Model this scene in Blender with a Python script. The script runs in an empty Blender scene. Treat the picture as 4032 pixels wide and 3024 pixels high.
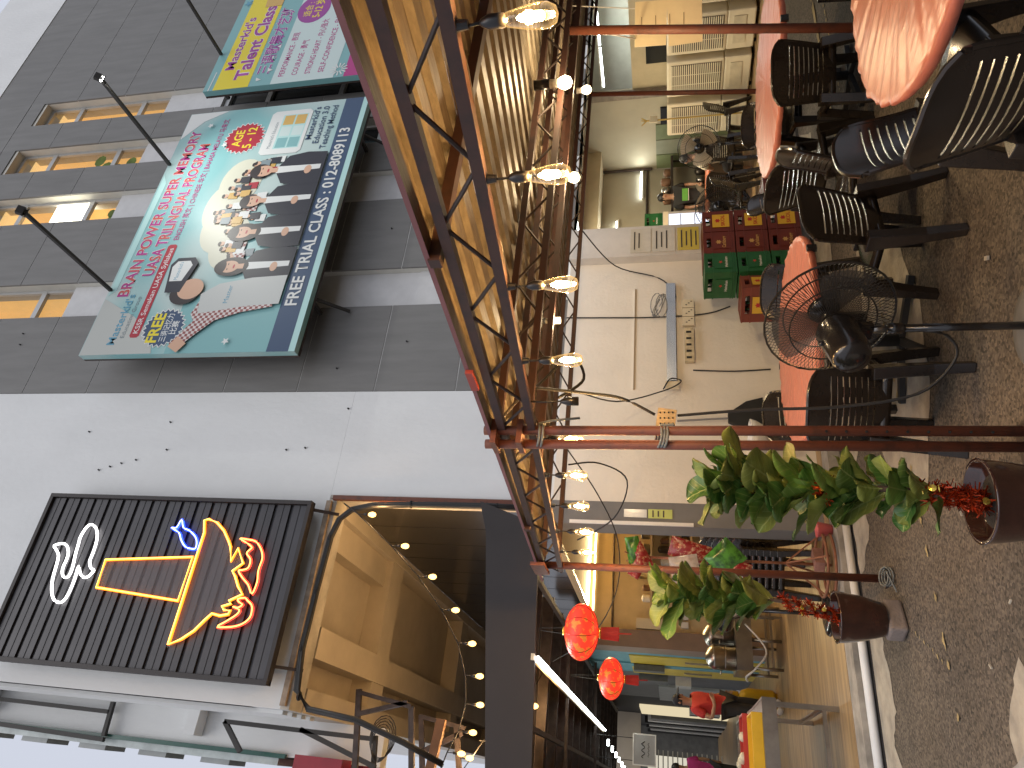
import bpy, math, random
from mathutils import Vector, Matrix
R = math.radians
random.seed(7)
S = bpy.context.scene
C = S.collection
V = Vector

# ---------------------------------------------------------------- camera
# world axes: X runs along the shop fronts (away to the right), Y into them, Z up.
# the phone was held sideways: the picture's left is up.
CAMH, YAW, PITCH, ROLL, FPX = 1.65, R(30), R(12.4), R(-.49), 2790.
fh = V((math.sin(YAW), math.cos(YAW), 0)); rt = V((math.cos(YAW), -math.sin(YAW), 0)); zz = V((0, 0, 1))
fw = math.cos(PITCH) * fh + math.sin(PITCH) * zz
up0 = -math.sin(PITCH) * fh + math.cos(PITCH) * zz
rr = rt * math.cos(ROLL) + up0 * math.sin(ROLL)
uu = -rt * math.sin(ROLL) + up0 * math.cos(ROLL)
cd = bpy.data.cameras.new('camera'); cam = bpy.data.objects.new('camera', cd); C.objects.link(cam)
cam.matrix_world = Matrix(((-uu.x, rr.x, -fw.x, 0), (-uu.y, rr.y, -fw.y, 0), (-uu.z, rr.z, -fw.z, CAMH), (0, 0, 0, 1)))
cd.sensor_fit = 'HORIZONTAL'; cd.sensor_width = 36; cd.lens = 36 * FPX / 4032
cd.clip_start = .05; cd.clip_end = 2000
S.camera = cam

# ---------------------------------------------------------------- sky, sun, exposure (dusk, overcast)
wd = bpy.data.worlds.new('World'); S.world = wd; wd.use_nodes = True
nt = wd.node_tree; bg = nt.nodes['Background']
sky = nt.nodes.new('ShaderNodeTexSky'); sky.sky_type = 'NISHITA'; sky.sun_disc = False
SUN_EL, SUN_ROT = 58, 200
sky.sun_elevation = R(SUN_EL); sky.sun_rotation = R(SUN_ROT); sky.altitude = 50; sky.air_density = 1.0; sky.dust_density = 5.0; sky.ozone_density = 1.2
veil = nt.nodes.new('ShaderNodeMixRGB'); veil.inputs[0].default_value = .85; veil.inputs[2].default_value = (8.3, 8.7, 9.9, 1)   # even overcast veil
nt.links.new(sky.outputs[0], veil.inputs[1]); nt.links.new(veil.outputs[0], bg.inputs[0]); bg.inputs[1].default_value = .062
sl = bpy.data.lights.new('sun', 'SUN'); sl.energy = 1.0; sl.angle = R(50); sl.color = (1, .97, .94)
so = bpy.data.objects.new('sun', sl); C.objects.link(so)
sd = V((math.sin(R(SUN_ROT)) * math.cos(R(SUN_EL)), math.cos(R(SUN_ROT)) * math.cos(R(SUN_EL)), math.sin(R(SUN_EL))))
so.rotation_euler = sd.to_track_quat('Z', 'Y').to_euler()
S.view_settings.view_transform = 'Standard'; S.view_settings.look = 'None'
S.view_settings.exposure = .5; S.view_settings.gamma = 1
S.render.engine = 'CYCLES'
cy = S.cycles
cy.use_denoising = True; cy.max_bounces = 6; cy.diffuse_bounces = 3; cy.glossy_bounces = 3; cy.transmission_bounces = 4
cy.transparent_max_bounces = 12; cy.sample_clamp_indirect = 4; cy.caustics_reflective = False; cy.caustics_refractive = False
cy.use_light_tree = True

# ---------------------------------------------------------------- materials
MATS = {}
def mat(name, col, rough=.6, metal=0, var=.12, sc=5, bump=0, bsc=60, st=(1, 1, 1), emit=0, ecol=None, alpha=1, coat=0, spec=.5, col2=None, lo=.35, hi=.65, world=False, rnd=0, trans=0):
    if name in MATS: return MATS[name]
    m = bpy.data.materials.new(name); m.use_nodes = True; MATS[name] = m
    n = m.node_tree.nodes; l = m.node_tree.links; b = n['Principled BSDF']
    b.inputs['Roughness'].default_value = rough; b.inputs['Metallic'].default_value = metal
    b.inputs['Specular IOR Level'].default_value = spec; b.inputs['Coat Weight'].default_value = coat
    b.inputs['Alpha'].default_value = alpha; b.inputs['Transmission Weight'].default_value = trans
    c = (*col, 1)
    tc = n.new('ShaderNodeTexCoord'); mp = n.new('ShaderNodeMapping'); mp.inputs['Scale'].default_value = st
    if world:
        g = n.new('ShaderNodeNewGeometry'); l.new(g.outputs['Position'], mp.inputs[0])
    else:
        l.new(tc.outputs['Object'], mp.inputs[0])
    if var or col2:
        no = n.new('ShaderNodeTexNoise'); no.inputs['Scale'].default_value = sc; no.inputs['Detail'].default_value = 6; no.inputs['Roughness'].default_value = .6
        l.new(mp.outputs[0], no.inputs[0])
        rp = n.new('ShaderNodeValToRGB'); e = rp.color_ramp.elements
        e[0].position = lo; e[1].position = hi
        a = col2 if col2 else tuple(max(0, x * (1 - var)) for x in col)
        z = col if col2 else tuple(min(1, x * (1 + var)) for x in col)
        e[0].color = (*a, 1); e[1].color = (*z, 1)
        l.new(no.outputs[0], rp.inputs[0]); out = rp.outputs[0]
        if rnd:
            oi = n.new('ShaderNodeObjectInfo'); hs = n.new('ShaderNodeHueSaturation')
            mr = n.new('ShaderNodeMapRange'); mr.inputs[3].default_value = 1 - rnd; mr.inputs[4].default_value = 1 + rnd
            l.new(oi.outputs['Random'], mr.inputs[0]); l.new(mr.outputs[0], hs.inputs['Value']); l.new(out, hs.inputs['Color']); out = hs.outputs[0]
        l.new(out, b.inputs['Base Color'])
    else:
        b.inputs['Base Color'].default_value = c
    if bump:
        nb = n.new('ShaderNodeTexNoise'); nb.inputs['Scale'].default_value = bsc; nb.inputs['Detail'].default_value = 5
        l.new(mp.outputs[0], nb.inputs[0])
        bp = n.new('ShaderNodeBump'); bp.inputs['Strength'].default_value = bump; bp.inputs['Distance'].default_value = .02
        l.new(nb.outputs[0], bp.inputs['Height']); l.new(bp.outputs[0], b.inputs['Normal'])
    if emit:
        b.inputs['Emission Color'].default_value = (*(ecol or col), 1); b.inputs['Emission Strength'].default_value = emit
    return m
def nodes(m): return m.node_tree.nodes, m.node_tree.links, m.node_tree.nodes['Principled BSDF']

truss = mat('shaded_oxide', (.06, .024, .016), .6, var=.25, sc=14, col2=(.035, .018, .014), lo=.3, hi=.55)  # red oxide darkened: backlit shade of the trusses put into the colour
warmw = mat('warm_lit_plaster', (.72, .665, .57), .85, var=.05, sc=1.6, bump=.25, bsc=24)  # white plaster tinted, the warm bulb light put into its colour
white = mat('white_plaster', (.74, .75, .745), .85, var=.035, sc=1.6, bump=.22, bsc=22, st=(1, 1, .45))
greyp = mat('grey_wall_paint', (.18, .177, .17), .62, var=.09, sc=2.2, bump=.08, bsc=30, st=(3, 1, .5), rnd=.035)
joint = mat('joint_filler', (.5, .5, .48), .8, var=.2, sc=3)
concr = mat('concrete', (.46, .43, .38), .85, var=.25, sc=3, bump=.25, bsc=50)
beige = mat('beige_paint', (.5, .44, .36), .85, var=.07, sc=2, bump=.1)
darkgl = mat('dark_glass_panel', (.03, .028, .026), .18, var=.1, sc=1)
frame = mat('aluminium_frame', (.5, .5, .49), .4, metal=.4, var=.05)
oxide = mat('red_oxide_paint', (.16, .048, .025), .55, var=.25, sc=14, bump=.1, bsc=60, col2=(.09, .035, .022), lo=.3, hi=.5)
darkst = mat('dark_steel', (.055, .04, .035), .55, metal=.3, var=.3, sc=12)
black = mat('black_plastic', (.012, .011, .011), .32, var=.25, sc=20, spec=.5)
blackm = mat('black_matte', (.012, .012, .012), .7, var=.2)
cable = mat('cable_rubber', (.015, .014, .013), .5, var=.1)
steel = mat('stainless_steel', (.36, .34, .31), .3, metal=1, var=.12, sc=6)
pvc = mat('white_plastic', (.72, .7, .66), .4, var=.05)
cream = mat('cream_plastic', (.66, .58, .42), .45, var=.06, sc=3)
darkfl = mat('charcoal_sheet', (.026, .02, .0185), .55, var=.12, sc=2)
glassm = mat('window_glass', (.02, .022, .024), .06, var=0, spec=.6)

# ---------------------------------------------------------------- mesh helper
OFF = {}
class MB:
    def __init__(s): s.v = []; s.f = []
    def quad(s, *p):
        i = len(s.v); s.v += [tuple(q) for q in p]; s.f.append(tuple(range(i, i + len(p)))); return s
    def box(s, x0, x1, y0, y1, z0, z1):
        i = len(s.v)
        s.v += [(x0, y0, z0), (x1, y0, z0), (x1, y1, z0), (x0, y1, z0), (x0, y0, z1), (x1, y0, z1), (x1, y1, z1), (x0, y1, z1)]
        s.f += [tuple(i + k for k in q) for q in ((0, 3, 2, 1), (4, 5, 6, 7), (0, 1, 5, 4), (1, 2, 6, 5), (2, 3, 7, 6), (3, 0, 4, 7))]; return s
    def ob(s, c, sz, rz=0, rx=0, ry=0):
        b = MB().box(-sz[0] / 2, sz[0] / 2, -sz[1] / 2, sz[1] / 2, -sz[2] / 2, sz[2] / 2)
        m = Matrix.Translation(c) @ Matrix.Rotation(rz, 4, 'Z') @ Matrix.Rotation(rx, 4, 'X') @ Matrix.Rotation(ry, 4, 'Y')
        return s.add(b, m)
    def add(s, b, m=None):
        i = len(s.v); s.v += [tuple(m @ V(p)) if m else p for p in b.v]; s.f += [tuple(i + k for k in q) for q in b.f]; return s
    def ring(s, c, d, r, n, ref=None):
        d = V(d).normalized(); a = ref or (V((0, 0, 1)) if abs(d.z) < .9 else V((1, 0, 0)))
        u = d.cross(a).normalized(); w = d.cross(u).normalized()
        i = len(s.v)
        for k in range(n):
            t = 2 * math.pi * k / n; s.v.append(tuple(V(c) + r * (math.cos(t) * u + math.sin(t) * w)))
        return i
    def loft(s, i, j, n):
        for k in range(n): s.f.append((i + k, i + (k + 1) % n, j + (k + 1) % n, j + k))
    def cyl(s, p, q, r, r2=None, n=10, cap=True):
        d = V(q) - V(p); i = s.ring(p, d, r, n); j = s.ring(q, d, r if r2 is None else r2, n); s.loft(i, j, n)
        if cap: s.f.append(tuple(range(i, i + n))[::-1]); s.f.append(tuple(range(j, j + n)))
        return s
    def tube(s, pts, r, n=6, closed=False, cap=True):
        pts = [V(p) for p in pts]; L = len(pts); ids = []
        rs = r if isinstance(r, (list, tuple)) else [r] * L
        for k in range(L):
            a = pts[k - 1] if (k or closed) else pts[0]; b = pts[(k + 1) % L] if (k < L - 1 or closed) else pts[-1]
            d = (b - a)
            if d.length < 1e-6: d = V((0, 0, 1))
            ids.append(s.ring(pts[k], d, rs[k], n))
        for k in range(L - 1 + (1 if closed else 0)): s.loft(ids[k], ids[(k + 1) % L], n)
        if cap and not closed: s.f.append(tuple(range(ids[0], ids[0] + n))[::-1]); s.f.append(tuple(range(ids[-1], ids[-1] + n)))
        return s
    def bar(s, p, q, w, h=None):
        p = V(p); q = V(q); d = (q - p).normalized(); h = h or w
        a = V((0, 0, 1)) if abs(d.z) < .95 else V((0, 1, 0))
        u = d.cross(a).normalized() * w / 2; t = d.cross(u).normalized() * h / 2
        i = len(s.v)
        for c in (p, q): s.v += [tuple(c + u + t), tuple(c - u + t), tuple(c - u - t), tuple(c + u - t)]
        s.f += [tuple(i + k for k in f) for f in ((0, 1, 2, 3), (7, 6, 5, 4), (0, 4, 5, 1), (1, 5, 6, 2), (2, 6, 7, 3), (3, 7, 4, 0))]; return s
    def lathe(s, prof, n=20, c=(0, 0, 0), cap=True):
        ids = []
        for r, z in prof:
            i = len(s.v); ids.append(i)
            for k in range(n):
                t = 2 * math.pi * k / n; s.v.append((c[0] + r * math.cos(t), c[1] + r * math.sin(t), c[2] + z))
        for a, b in zip(ids, ids[1:]): s.loft(a, b, n)
        if cap: s.f.append(tuple(range(ids[0], ids[0] + n))[::-1]); s.f.append(tuple(range(ids[-1], ids[-1] + n)))
        return s
    def prism(s, pts, y0, y1):           # polygon in XZ pushed through Y
        n = len(pts); i = len(s.v)
        s.v += [(x, y0, z) for x, z in pts] + [(x, y1, z) for x, z in pts]
        s.f.append(tuple(range(i, i + n))); s.f.append(tuple(range(i + n, i + 2 * n))[::-1])
        for k in range(n): s.f.append((i + k, i + n + k, i + n + (k + 1) % n, i + (k + 1) % n))
        return s
    def mesh(s, name, off=(0, 0, 0)):
        me = bpy.data.meshes.new(name)
        me.from_pydata([(x - off[0], y - off[1], z - off[2]) for x, y, z in s.v], [], s.f); me.update(); return me
    def o(s, name, m, par=None, smooth=False, w=True, bev=0, auto=None):
        """link as one object; w: coordinates are world ones (the parent is unrotated)"""
        off = OFF.get(par, (0, 0, 0)) if (par and w) else (0, 0, 0)
        ob = bpy.data.objects.new(name, s.mesh(name, off)); C.objects.link(ob)
        if m: ob.data.materials.append(m)
        if par: ob.parent = par; OFF[ob] = OFF.get(par, (0, 0, 0))
        if smooth == 'auto': ob.data.polygons.foreach_set('use_smooth', [True] * len(ob.data.polygons)); ob.data.set_sharp_from_angle(angle=R(35))
        elif smooth: ob.data.polygons.foreach_set('use_smooth', [True] * len(ob.data.polygons))
        if bev:
            md = ob.modifiers.new('bevel', 'BEVEL'); md.width = bev; md.segments = 2; md.limit_method = 'ANGLE'
        return ob
def fixn(ob):
    import bmesh
    b = bmesh.new(); b.from_mesh(ob.data); bmesh.ops.recalc_face_normals(b, faces=b.faces); b.to_mesh(ob.data); b.free(); return ob
def tag(o, label, cat, group=None, kind=None):
    o['label'] = label; o['category'] = cat
    if group: o['group'] = group
    if kind: o['kind'] = kind
    return o
def T(name, label, cat, loc=(0, 0, 0), rz=0, group=None):
    o = bpy.data.objects.new(name, None); C.objects.link(o); o.location = loc; o.rotation_euler = (0, 0, rz); o.empty_display_size = .1
    OFF[o] = tuple(loc); return tag(o, label, cat, group)
def struct(o): o['kind'] = 'structure'; return o
def dup(root, loc, rz=0, label=None, group=None):
    r = root.copy(); C.objects.link(r); r.location = loc; r.rotation_euler = (0, 0, rz)
    if label: r['label'] = label
    if group: r['group'] = group
    for ch in list(root.children):
        c = ch.copy(); C.objects.link(c); c.parent = r
        for g in list(ch.children):
            d = g.copy(); C.objects.link(d); d.parent = c
    return r
def lamp(name, loc, watt, col, rad=.03, par=None):
    l = bpy.data.lights.new(name, 'POINT'); l.energy = watt; l.color = col; l.shadow_soft_size = rad
    o = bpy.data.objects.new(name, l); C.objects.link(o); o.location = loc
    if par: o.parent = par; o.location = V(loc) - V(OFF.get(par, (0, 0, 0)))
    return o
def text(body, x, z, h, m, par=None, Y=0, w=None, bold=0, align='LEFT', w_=True, name='lettering', sp=1, shear=0, wmax=None):
    """flat lettering facing -Y; h = cap height, w = fitted width"""
    cu = bpy.data.curves.new('t', 'FONT'); cu.body = body; cu.size = h / .69; cu.offset = bold * cu.size; cu.align_x = 'LEFT'; cu.space_character = sp; cu.resolution_u = 3; cu.shear = shear
    ob = bpy.data.objects.new('t', cu); C.objects.link(ob); bpy.context.view_layer.update()
    me = bpy.data.meshes.new_from_object(ob.evaluated_get(bpy.context.evaluated_depsgraph_get())); bpy.data.objects.remove(ob); bpy.data.curves.remove(cu)
    xs = [v.co.x for v in me.vertices]; x0, x1 = min(xs), max(xs); sx = 1 if not w else w / (x1 - x0)
    if wmax and (x1 - x0) > wmax: sx = wmax / (x1 - x0)
    dx = {'LEFT': 0, 'CENTER': -(x1 - x0) * sx / 2, 'RIGHT': -(x1 - x0) * sx}[align]
    off = OFF.get(par, (0, 0, 0)) if (par and w_) else (0, 0, 0)
    for v in me.vertices:
        v.co = (x + dx + (v.co.x - x0) * sx - off[0], Y - off[1], z + v.co.y - off[2])
    me.materials.clear(); me.materials.append(m); me.name = name
    o = bpy.data.objects.new(name, me); C.objects.link(o)
    if par: o.parent = par; OFF[o] = OFF.get(par, (0, 0, 0))
    return o
def flat(name, pts, m, par, Y):
    return MB().quad(*[(x, Y, z) for x, z in pts]).o(name, m, par)
def ell(cx, cz, rx, rz, n=24, a0=0, a1=360):
    return [(cx + rx * math.cos(R(a0 + (a1 - a0) * k / (n if a1 - a0 >= 360 else n - 1))), cz + rz * math.sin(R(a0 + (a1 - a0) * k / (n if a1 - a0 >= 360 else n - 1)))) for k in range(n)]
def emis(name, col, st):
    if name in MATS: return MATS[name]
    m = bpy.data.materials.new(name); m.use_nodes = True; MATS[name] = m; n = m.node_tree.nodes; n.clear()
    e = n.new('ShaderNodeEmission'); e.inputs[0].default_value = (*col, 1); e.inputs[1].default_value = st
    o = n.new('ShaderNodeOutputMaterial'); m.node_tree.links.new(e.outputs[0], o.inputs[0]); return m
WARM = (1, .6, .25); COOL = (.97, 1, .9)

# ================================================================ GROUND
def asphalt():
    m = mat('asphalt', (.1, .09, .08), .85, var=.3, sc=1.2, world=True)
    n, l, b = nodes(m)
    g = n.new('ShaderNodeNewGeometry')
    vo = n.new('ShaderNodeTexVoronoi'); vo.inputs['Scale'].default_value = 68; l.new(g.outputs['Position'], vo.inputs['Vector'])
    ns = n.new('ShaderNodeTexNoise'); ns.inputs['Scale'].default_value = 55; ns.inputs['Detail'].default_value = 4; l.new(g.outputs['Position'], ns.inputs[0])
    r1 = n.new('ShaderNodeValToRGB'); r1.color_ramp.elements[0].position = 0; r1.color_ramp.elements[1].position = 1
    r1.color_ramp.elements[0].color = (.02, .017, .014, 1); r1.color_ramp.elements[1].color = (.19, .16, .13, 1)
    l.new(vo.outputs['Color'], r1.inputs[0])
    big = n.new('ShaderNodeTexNoise'); big.inputs['Scale'].default_value = .8; big.inputs['Detail'].default_value = 5; l.new(g.outputs['Position'], big.inputs[0])
    r2 = n.new('ShaderNodeValToRGB'); r2.color_ramp.elements[0].position = .35; r2.color_ramp.elements[1].position = .7
    r2.color_ramp.elements[0].color = (.75, .7, .62, 1); r2.color_ramp.elements[1].color = (1.2, 1.15, 1.1, 1); l.new(big.outputs[0], r2.inputs[0])
    mx = n.new('ShaderNodeMixRGB'); mx.blend_type = 'MULTIPLY'; mx.inputs[0].default_value = 1; l.new(r1.outputs[0], mx.inputs[1]); l.new(r2.outputs[0], mx.inputs[2])
    l.new(mx.outputs[0], b.inputs['Base Color'])
    bp = n.new('ShaderNodeBump'); bp.inputs['Strength'].default_value = .7; bp.inputs['Distance'].default_value = .006
    l.new(ns.outputs[0], bp.inputs['Height']); l.new(bp.outputs[0], b.inputs['Normal']); return m
struct(MB().quad((-60, -60, 0), (90, -60, 0), (90, 110, 0), (-60, 110, 0)).o('road', asphalt()))
# raised pavement / shop floor with brown wood-look tiles
def woodfloor():
    m = mat('wood_look_tile', (.4, .26, .12), .4, var=.25, sc=2.6, st=(.45, 5, 1), world=True, col2=(.15, .095, .05), lo=.32, hi=.66)
    return m
struct(MB().box(-30, 40, 7.14, 60, -.2, .12).o('pavement', woodfloor()))
struct(MB().box(-30, 40, 6.86, 7.139, -.2, .116).o('kerb', mat('kerb_concrete', (.3, .27, .23), .85, var=.3, sc=4, bump=.2, world=True)))
struct(MB().box(-30, 40, 6.74, 6.86, .001, .004).o('gutter_strip', mat('gutter_dark', (.025, .024, .026), .4, var=.3, sc=6, world=True)))  # near-black strip along the kerb foot
def blob(name, pts, m, z, jit=.035, sub=5):
    out = []
    for k in range(len(pts)):
        a = V((*pts[k], 0)); b = V((*pts[(k + 1) % len(pts)], 0))
        for t in range(sub):
            p = a.lerp(b, t / sub); out.append((p.x + random.uniform(-jit, jit), p.y + random.uniform(-jit, jit), z))
    o = MB().quad(*out).o(name, m); return struct(o)
patchm = mat('cement_patch', (.42, .37, .29), .85, var=.3, sc=5, bump=.3, bsc=40, world=True, col2=(.25, .22, .18), lo=.3, hi=.6)
for pts in ([(-.6, 6.72), (1.45, 6.72), (1.4, 6.35), (1.1, 6.3), (.75, 6.25), (.5, 6.45), (-.1, 5.6), (-.6, 5.7)],
            [(1.9, 6.72), (2.6, 6.72), (2.5, 6.35), (2.15, 6.2), (1.95, 6.5)],
            [(2.6, 6.72), (7.5, 6.72), (6.9, 6.2), (5.2, 6.05), (4.3, 6.3), (3.6, 6.05), (2.9, 6.2)],
            [(1.9, 4.8), (2.4, 5.5), (3.3, 5.6), (4.4, 5.3), (4.0, 4.45), (3.2, 4.25), (2.5, 4.35)],
            [(-.35, 4.1), (.45, 4.32), (.75, 4.05), (.5, 3.6), (.2, 3.1), (-.6, 3.1)]):
    blob('cement_patch', pts, patchm, .004)
blob('concrete_slab', [(-3, 6.0), (.02, 5.45), (.42, 4.0), (.5, 3.0), (-3, 2.0)], mat('rough_concrete', (.3, .28, .25), .9, var=.25, sc=4, bump=.5, bsc=25, world=True), .008, .02)
yelp = mat('worn_yellow_paint', (.36, .27, .12), .8, var=.2, world=True)
x = -.2
while x < 11:
    L = random.uniform(.03, .13)
    if random.random() < (.55 if x < 3 else .95):
        blob('yellow_line_fleck', [(x, 4.965), (x + L * .5, 4.955), (x + L, 4.97), (x + L * .6, 4.995), (x + L * .3, 4.985)], yelp, .009 + random.random() * .0004, .009, 3)
    x += L + random.uniform(.02, .15 if x < 3 else .04)
for k in range(7):
    blob('yellow_line_fleck', [(.9 + k * .04, 5.05 + k * .07), (.94 + k * .04, 5.05 + k * .07), (.93 + k * .04, 5.07 + k * .07)], yelp, .0095, .008, 2)
for k in range(14):   # second yellow line, right
    a = 4.6 + k * .5; blob('yellow_line_fleck', [(a, 5.28), (a + .42, 5.28), (a + .42, 5.35), (a, 5.35)], yelp, .0098, .012, 3)
gp = T('drain_pipe', 'long white plastic drain pipe lying along the foot of the kerb', 'pipe', (1, 6.8, .045))
MB().cyl((-6, 6.8, .045), (.2, 6.8, .045), .036, n=14).o('pipe_length', pvc, gp, True)
MB().cyl((.202, 6.8, .045), (2.6, 6.8, .045), .036, n=14).o('pipe_length', pvc, gp, True)
MB().cyl((.13, 6.8, .045), (.19, 6.8, .045), .040, n=14).o('pipe_collar', pvc, gp, True)
for k, (x, y, z, a) in enumerate(((2.63, 3.28, .012, 1), (1.75, 3.0, .01, .4), (1.02, 3.95, .01, 2), (.78, 4.35, .01, .7), (1.6, 4.3, .01, .2), (3.1, 3.0, .02, 1.5))):
    lab = ['crumpled scrap of paper on asphalt beside the black chairs', 'cigarette end on asphalt near the front flower pot', 'cigarette end on open asphalt left of the front pot', 'cigarette end near the worn yellow line at far left', 'pale cigarette end on asphalt under the fan cable', 'small white crumb of litter on the brown asphalt by the near chairs'][k]
    b = MB().ob((0, 0, 0), (.035, .022, .012) if k in (0, 5) else (.03, .008, .008), a)
    o = b.o('litter', mat('paper_scrap', (.5, .45, .36), .8, var=.15)); o.location = (x, y, z + .003); tag(o, lab, 'litter', 'litter on the road')

# ================================================================ MAIN BUILDING
BY = 7.35
bd = T('shop_building', 'tall white and dark grey panelled shop building with narrow lit windows', 'building', (4, BY, 0))
# white wall: above the arcade opening, right of it, parapet
MB().box(.42, 4.15, BY, BY + .3, 5.56, 17).o('white_wall', white, bd)
MB().box(2.75, 4.15, BY, BY + .3, 2.9, 5.558).o('white_wall', white, bd)
MB().box(2.76, 6.05, BY, BY + .3, .12, 2.899).o('white_wall', warmw, bd)
MB().box(4.152, 13.9, BY + .025, BY + .3, 2.9, 4.2).o('white_wall', white, bd)
MB().box(2.5, 2.758, BY - .004, BY + .3, .12, 2.95).o('grey_pillar', mat('grey_pillar_paint', (.17, .165, .16), .7, var=.08, sc=3), bd)
MB().box(2.71, 2.749, BY, BY + .3, 2.952, 5.558).o('opening_jamb', concr, bd)
MB().box(4.151, 16, BY - .01, BY + .3, 14.935, 16.66).o('parapet', white, bd)
MB().box(2.0, 16, BY + .3, BY + 6, 16.2, 16.5).o('roof_slab', white, bd)
# grey panels between the window columns, each its own piece
ZJ = [2.9, 4.23] + [4.23 + 1.083 * k for k in range(1, 10)] + [14.93]
WC = [(5.50, 6.16), (7.50, 8.15), (8.80, 9.43), (10.10, 10.74)]
strips = [(4.155, 5.50), (6.16, 7.50), (8.15, 8.80), (9.43, 10.10), (10.74, 13.2), (13.2, 15.8)]
g = .008
for (a, b) in strips:
    for z0, z1 in zip(ZJ, ZJ[1:]):
        MB().box(a + (.002 if a < 5 else 0), b, BY, BY + .03, z0 + g, z1 - g).o('panel', greyp, bd)
    MB().box(a + .003, b, BY + .006, BY + .0299, 2.9, 14.93).o('joint_filler', joint, bd); MB().box(a, b, BY + .0305, BY + .3, 2.9, 14.93).o('wall_backing', joint, bd)
for a, b in WC:
    MB().box(a, b, BY, BY + .3, 13.66, ZJ[-2] - g).o('panel', greyp, bd)
    MB().box(a, b, BY, BY + .3, ZJ[-2] + g, 14.93 - g).o('panel', greyp, bd)
reveal = mat('cream_reveal', (.6, .58, .52), .8, var=.05)
amber = mat('amber_lit_room', (.5, .27, .06), .8, var=.1, emit=.42, ecol=(1, .64, .24))
amber2 = mat('amber_lit_ceiling', (.6, .36, .12), .8, var=.1, emit=.6, ecol=(1, .7, .3))
darkroom = mat('dim_room', (.06, .06, .055), .8, var=.2)
spand = mat('spandrel_white', (.6, .6, .6), .55, var=.05)
foil = mat('sticker_green', (.12, .17, .03), .8, var=.3)
def window(a, b, z0, z1, lit, bars):
    y = BY + .17
    w = MB().box(a, b, y + .06, y + .075, z0, z1).o('window', mat('pane_lit', (.3, .2, .08), .1, var=0, alpha=.12) if lit else glassm, bd)
    fm = MB()
    for zz_ in [z0] + bars + [z1]: fm.box(a, b, y, y + .058, zz_ - .045, zz_ + .045)
    for xx in (a + .025, b - .025): fm.box(xx - .025, xx + .025, y + .004, y + .054, z0, z1)
    fm.o('frame', frame, w)
    if lit:
        MB().box(a + .01, b + .2, BY + 1.0, BY + 1.05, z0 - .4, z1 + .3).o('room_wall', amber, w)
        MB().box(a - .3, b + .4, BY + .3, BY + 1.0, z1 - .12, z1 - .1).o('room_ceiling', amber2, w)
        MB().box(b + .2, b + .25, BY + .3, BY + 1.0, z0 - .4, z1 + .3).o('room_side', amber, w)
    return w
for i, (a, b) in enumerate(WC):
    MB().box(b - .002, b + .06, BY + .03, BY + .4, 4.2, 13.66).o('reveal', reveal, bd)
    MB().box(a, b - .002, BY + .02, BY + .25, 13.6, 13.659).o('soffit', reveal, bd)
    window(a, b - .003, 10.86, 13.58, True, [11.47, 12.88])
    MB().box(a, b - .003, BY + .12, BY + .2, 9.66, 10.85).o('spandrel', spand, bd)
    if i in (0, 1):
        MB().box(a, b - .003, BY + .12, BY + .2, 5.05, 9.655).o('spandrel', spand, bd)
        MB().box(a, b - .003, BY + .1, BY + .2, 2.9, 5.045).o('spandrel', spand, bd)
    else:
        MB().box(a, b - .003, BY + .12, BY + .2, 2.9, 6.2).o('spandrel', spand, bd)
        window(a, b - .003, 6.3, 9.6, False, [7.3, 8.75])
# bright light square and leaf stickers behind the glass
MB().box(7.52, 8.13, BY + .26, BY + .28, 11.55, 12.3).o('lit_lamp_panel', emis('office_lamp', (1, .95, .75), 6), bd)
for cx, cz, r in ((9.0, 11.65, .16), (9.2, 11.85, .14), (9.1, 11.15, .13), (8.95, 12.0, .1), (7.7, 10.98, .1), (7.85, 11.02, .09), (8.98, 11.4, .11)):
    MB().quad(*[(px, BY + .225, pz) for px, pz in ell(cx, cz, r, r * .8, 9)]).o('leaf_sticker', foil, bd)
# arcade (covered passage) ceiling with beams, side wall of dark panels
MB().box(.42, 2.7, BY + .3, 24, 5.75, 5.9).o('arcade_ceiling', beige, bd)
for a, b in ((.42, .66), (.97, 1.30), (2.56, 2.72)): MB().box(a, b, BY + .3, 22, 5.45, 5.749).o('ceiling_beam', beige, bd)
for a, b in ((9.45, 9.9), (13.4, 13.8), (17, 17.4)):
    MB().box(.661, .969, a, b, 5.47, 5.748).o('ceiling_beam', beige, bd); MB().box(1.301, 2.559, a, b, 5.47, 5.748).o('ceiling_beam', beige, bd)
MB().box(2.2, 2.558, BY + .3, 9.449, 5.55, 5.747).o('ceiling_box', beige, bd)
MB().box(.42, 2.70, BY - .006, BY + .28, 5.46, 5.559).o('opening_lintel', concr, bd)
MB().box(.42, .66, 7.36, 24, 5.9, 17).o('side_wall', white, bd); MB().box(-.0, .419, 9.0, 9.2, 5.0, 17).o('setback_wall', white, bd); MB().box(.12, .419, 8.8, 8.99, 7.4, 7.55).o('ledge', white, bd); MB().box(.12, .419, 8.8, 8.99, 10.6, 10.75).o('ledge', white, bd)
for k in range(4): MB().box(.38, .419, BY + .15 + k * .22, BY + .26 + k * .22, 5.6, 17).o('side_rib', white, bd)
yy = BY + .32
while yy < 15.2:
    MB().box(2.72, 2.76, yy, yy + .68, 3.0, 5.449).o('dark_panel', darkgl, bd)
    MB().box(2.735, 2.77, yy + .681, yy + .7, 3.0, 5.449).o('panel_joint', mat('joint_metal', (.45, .42, .36), .5, var=0), bd); yy += .702
MB().box(.42, 2.8, 23, 23.2, 2.5, 5.9).o('arcade_end_wall', beige, bd)
MB().box(2.72, 2.8, 15.25, 23, 2.5, 5.6).o('arcade_side_wall', beige, bd)
MB().bar((2.70, BY - .03, 5.5), (2.70, BY - .03, 3.0), .05).o('rusty_edge_channel', oxide, bd)
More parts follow.
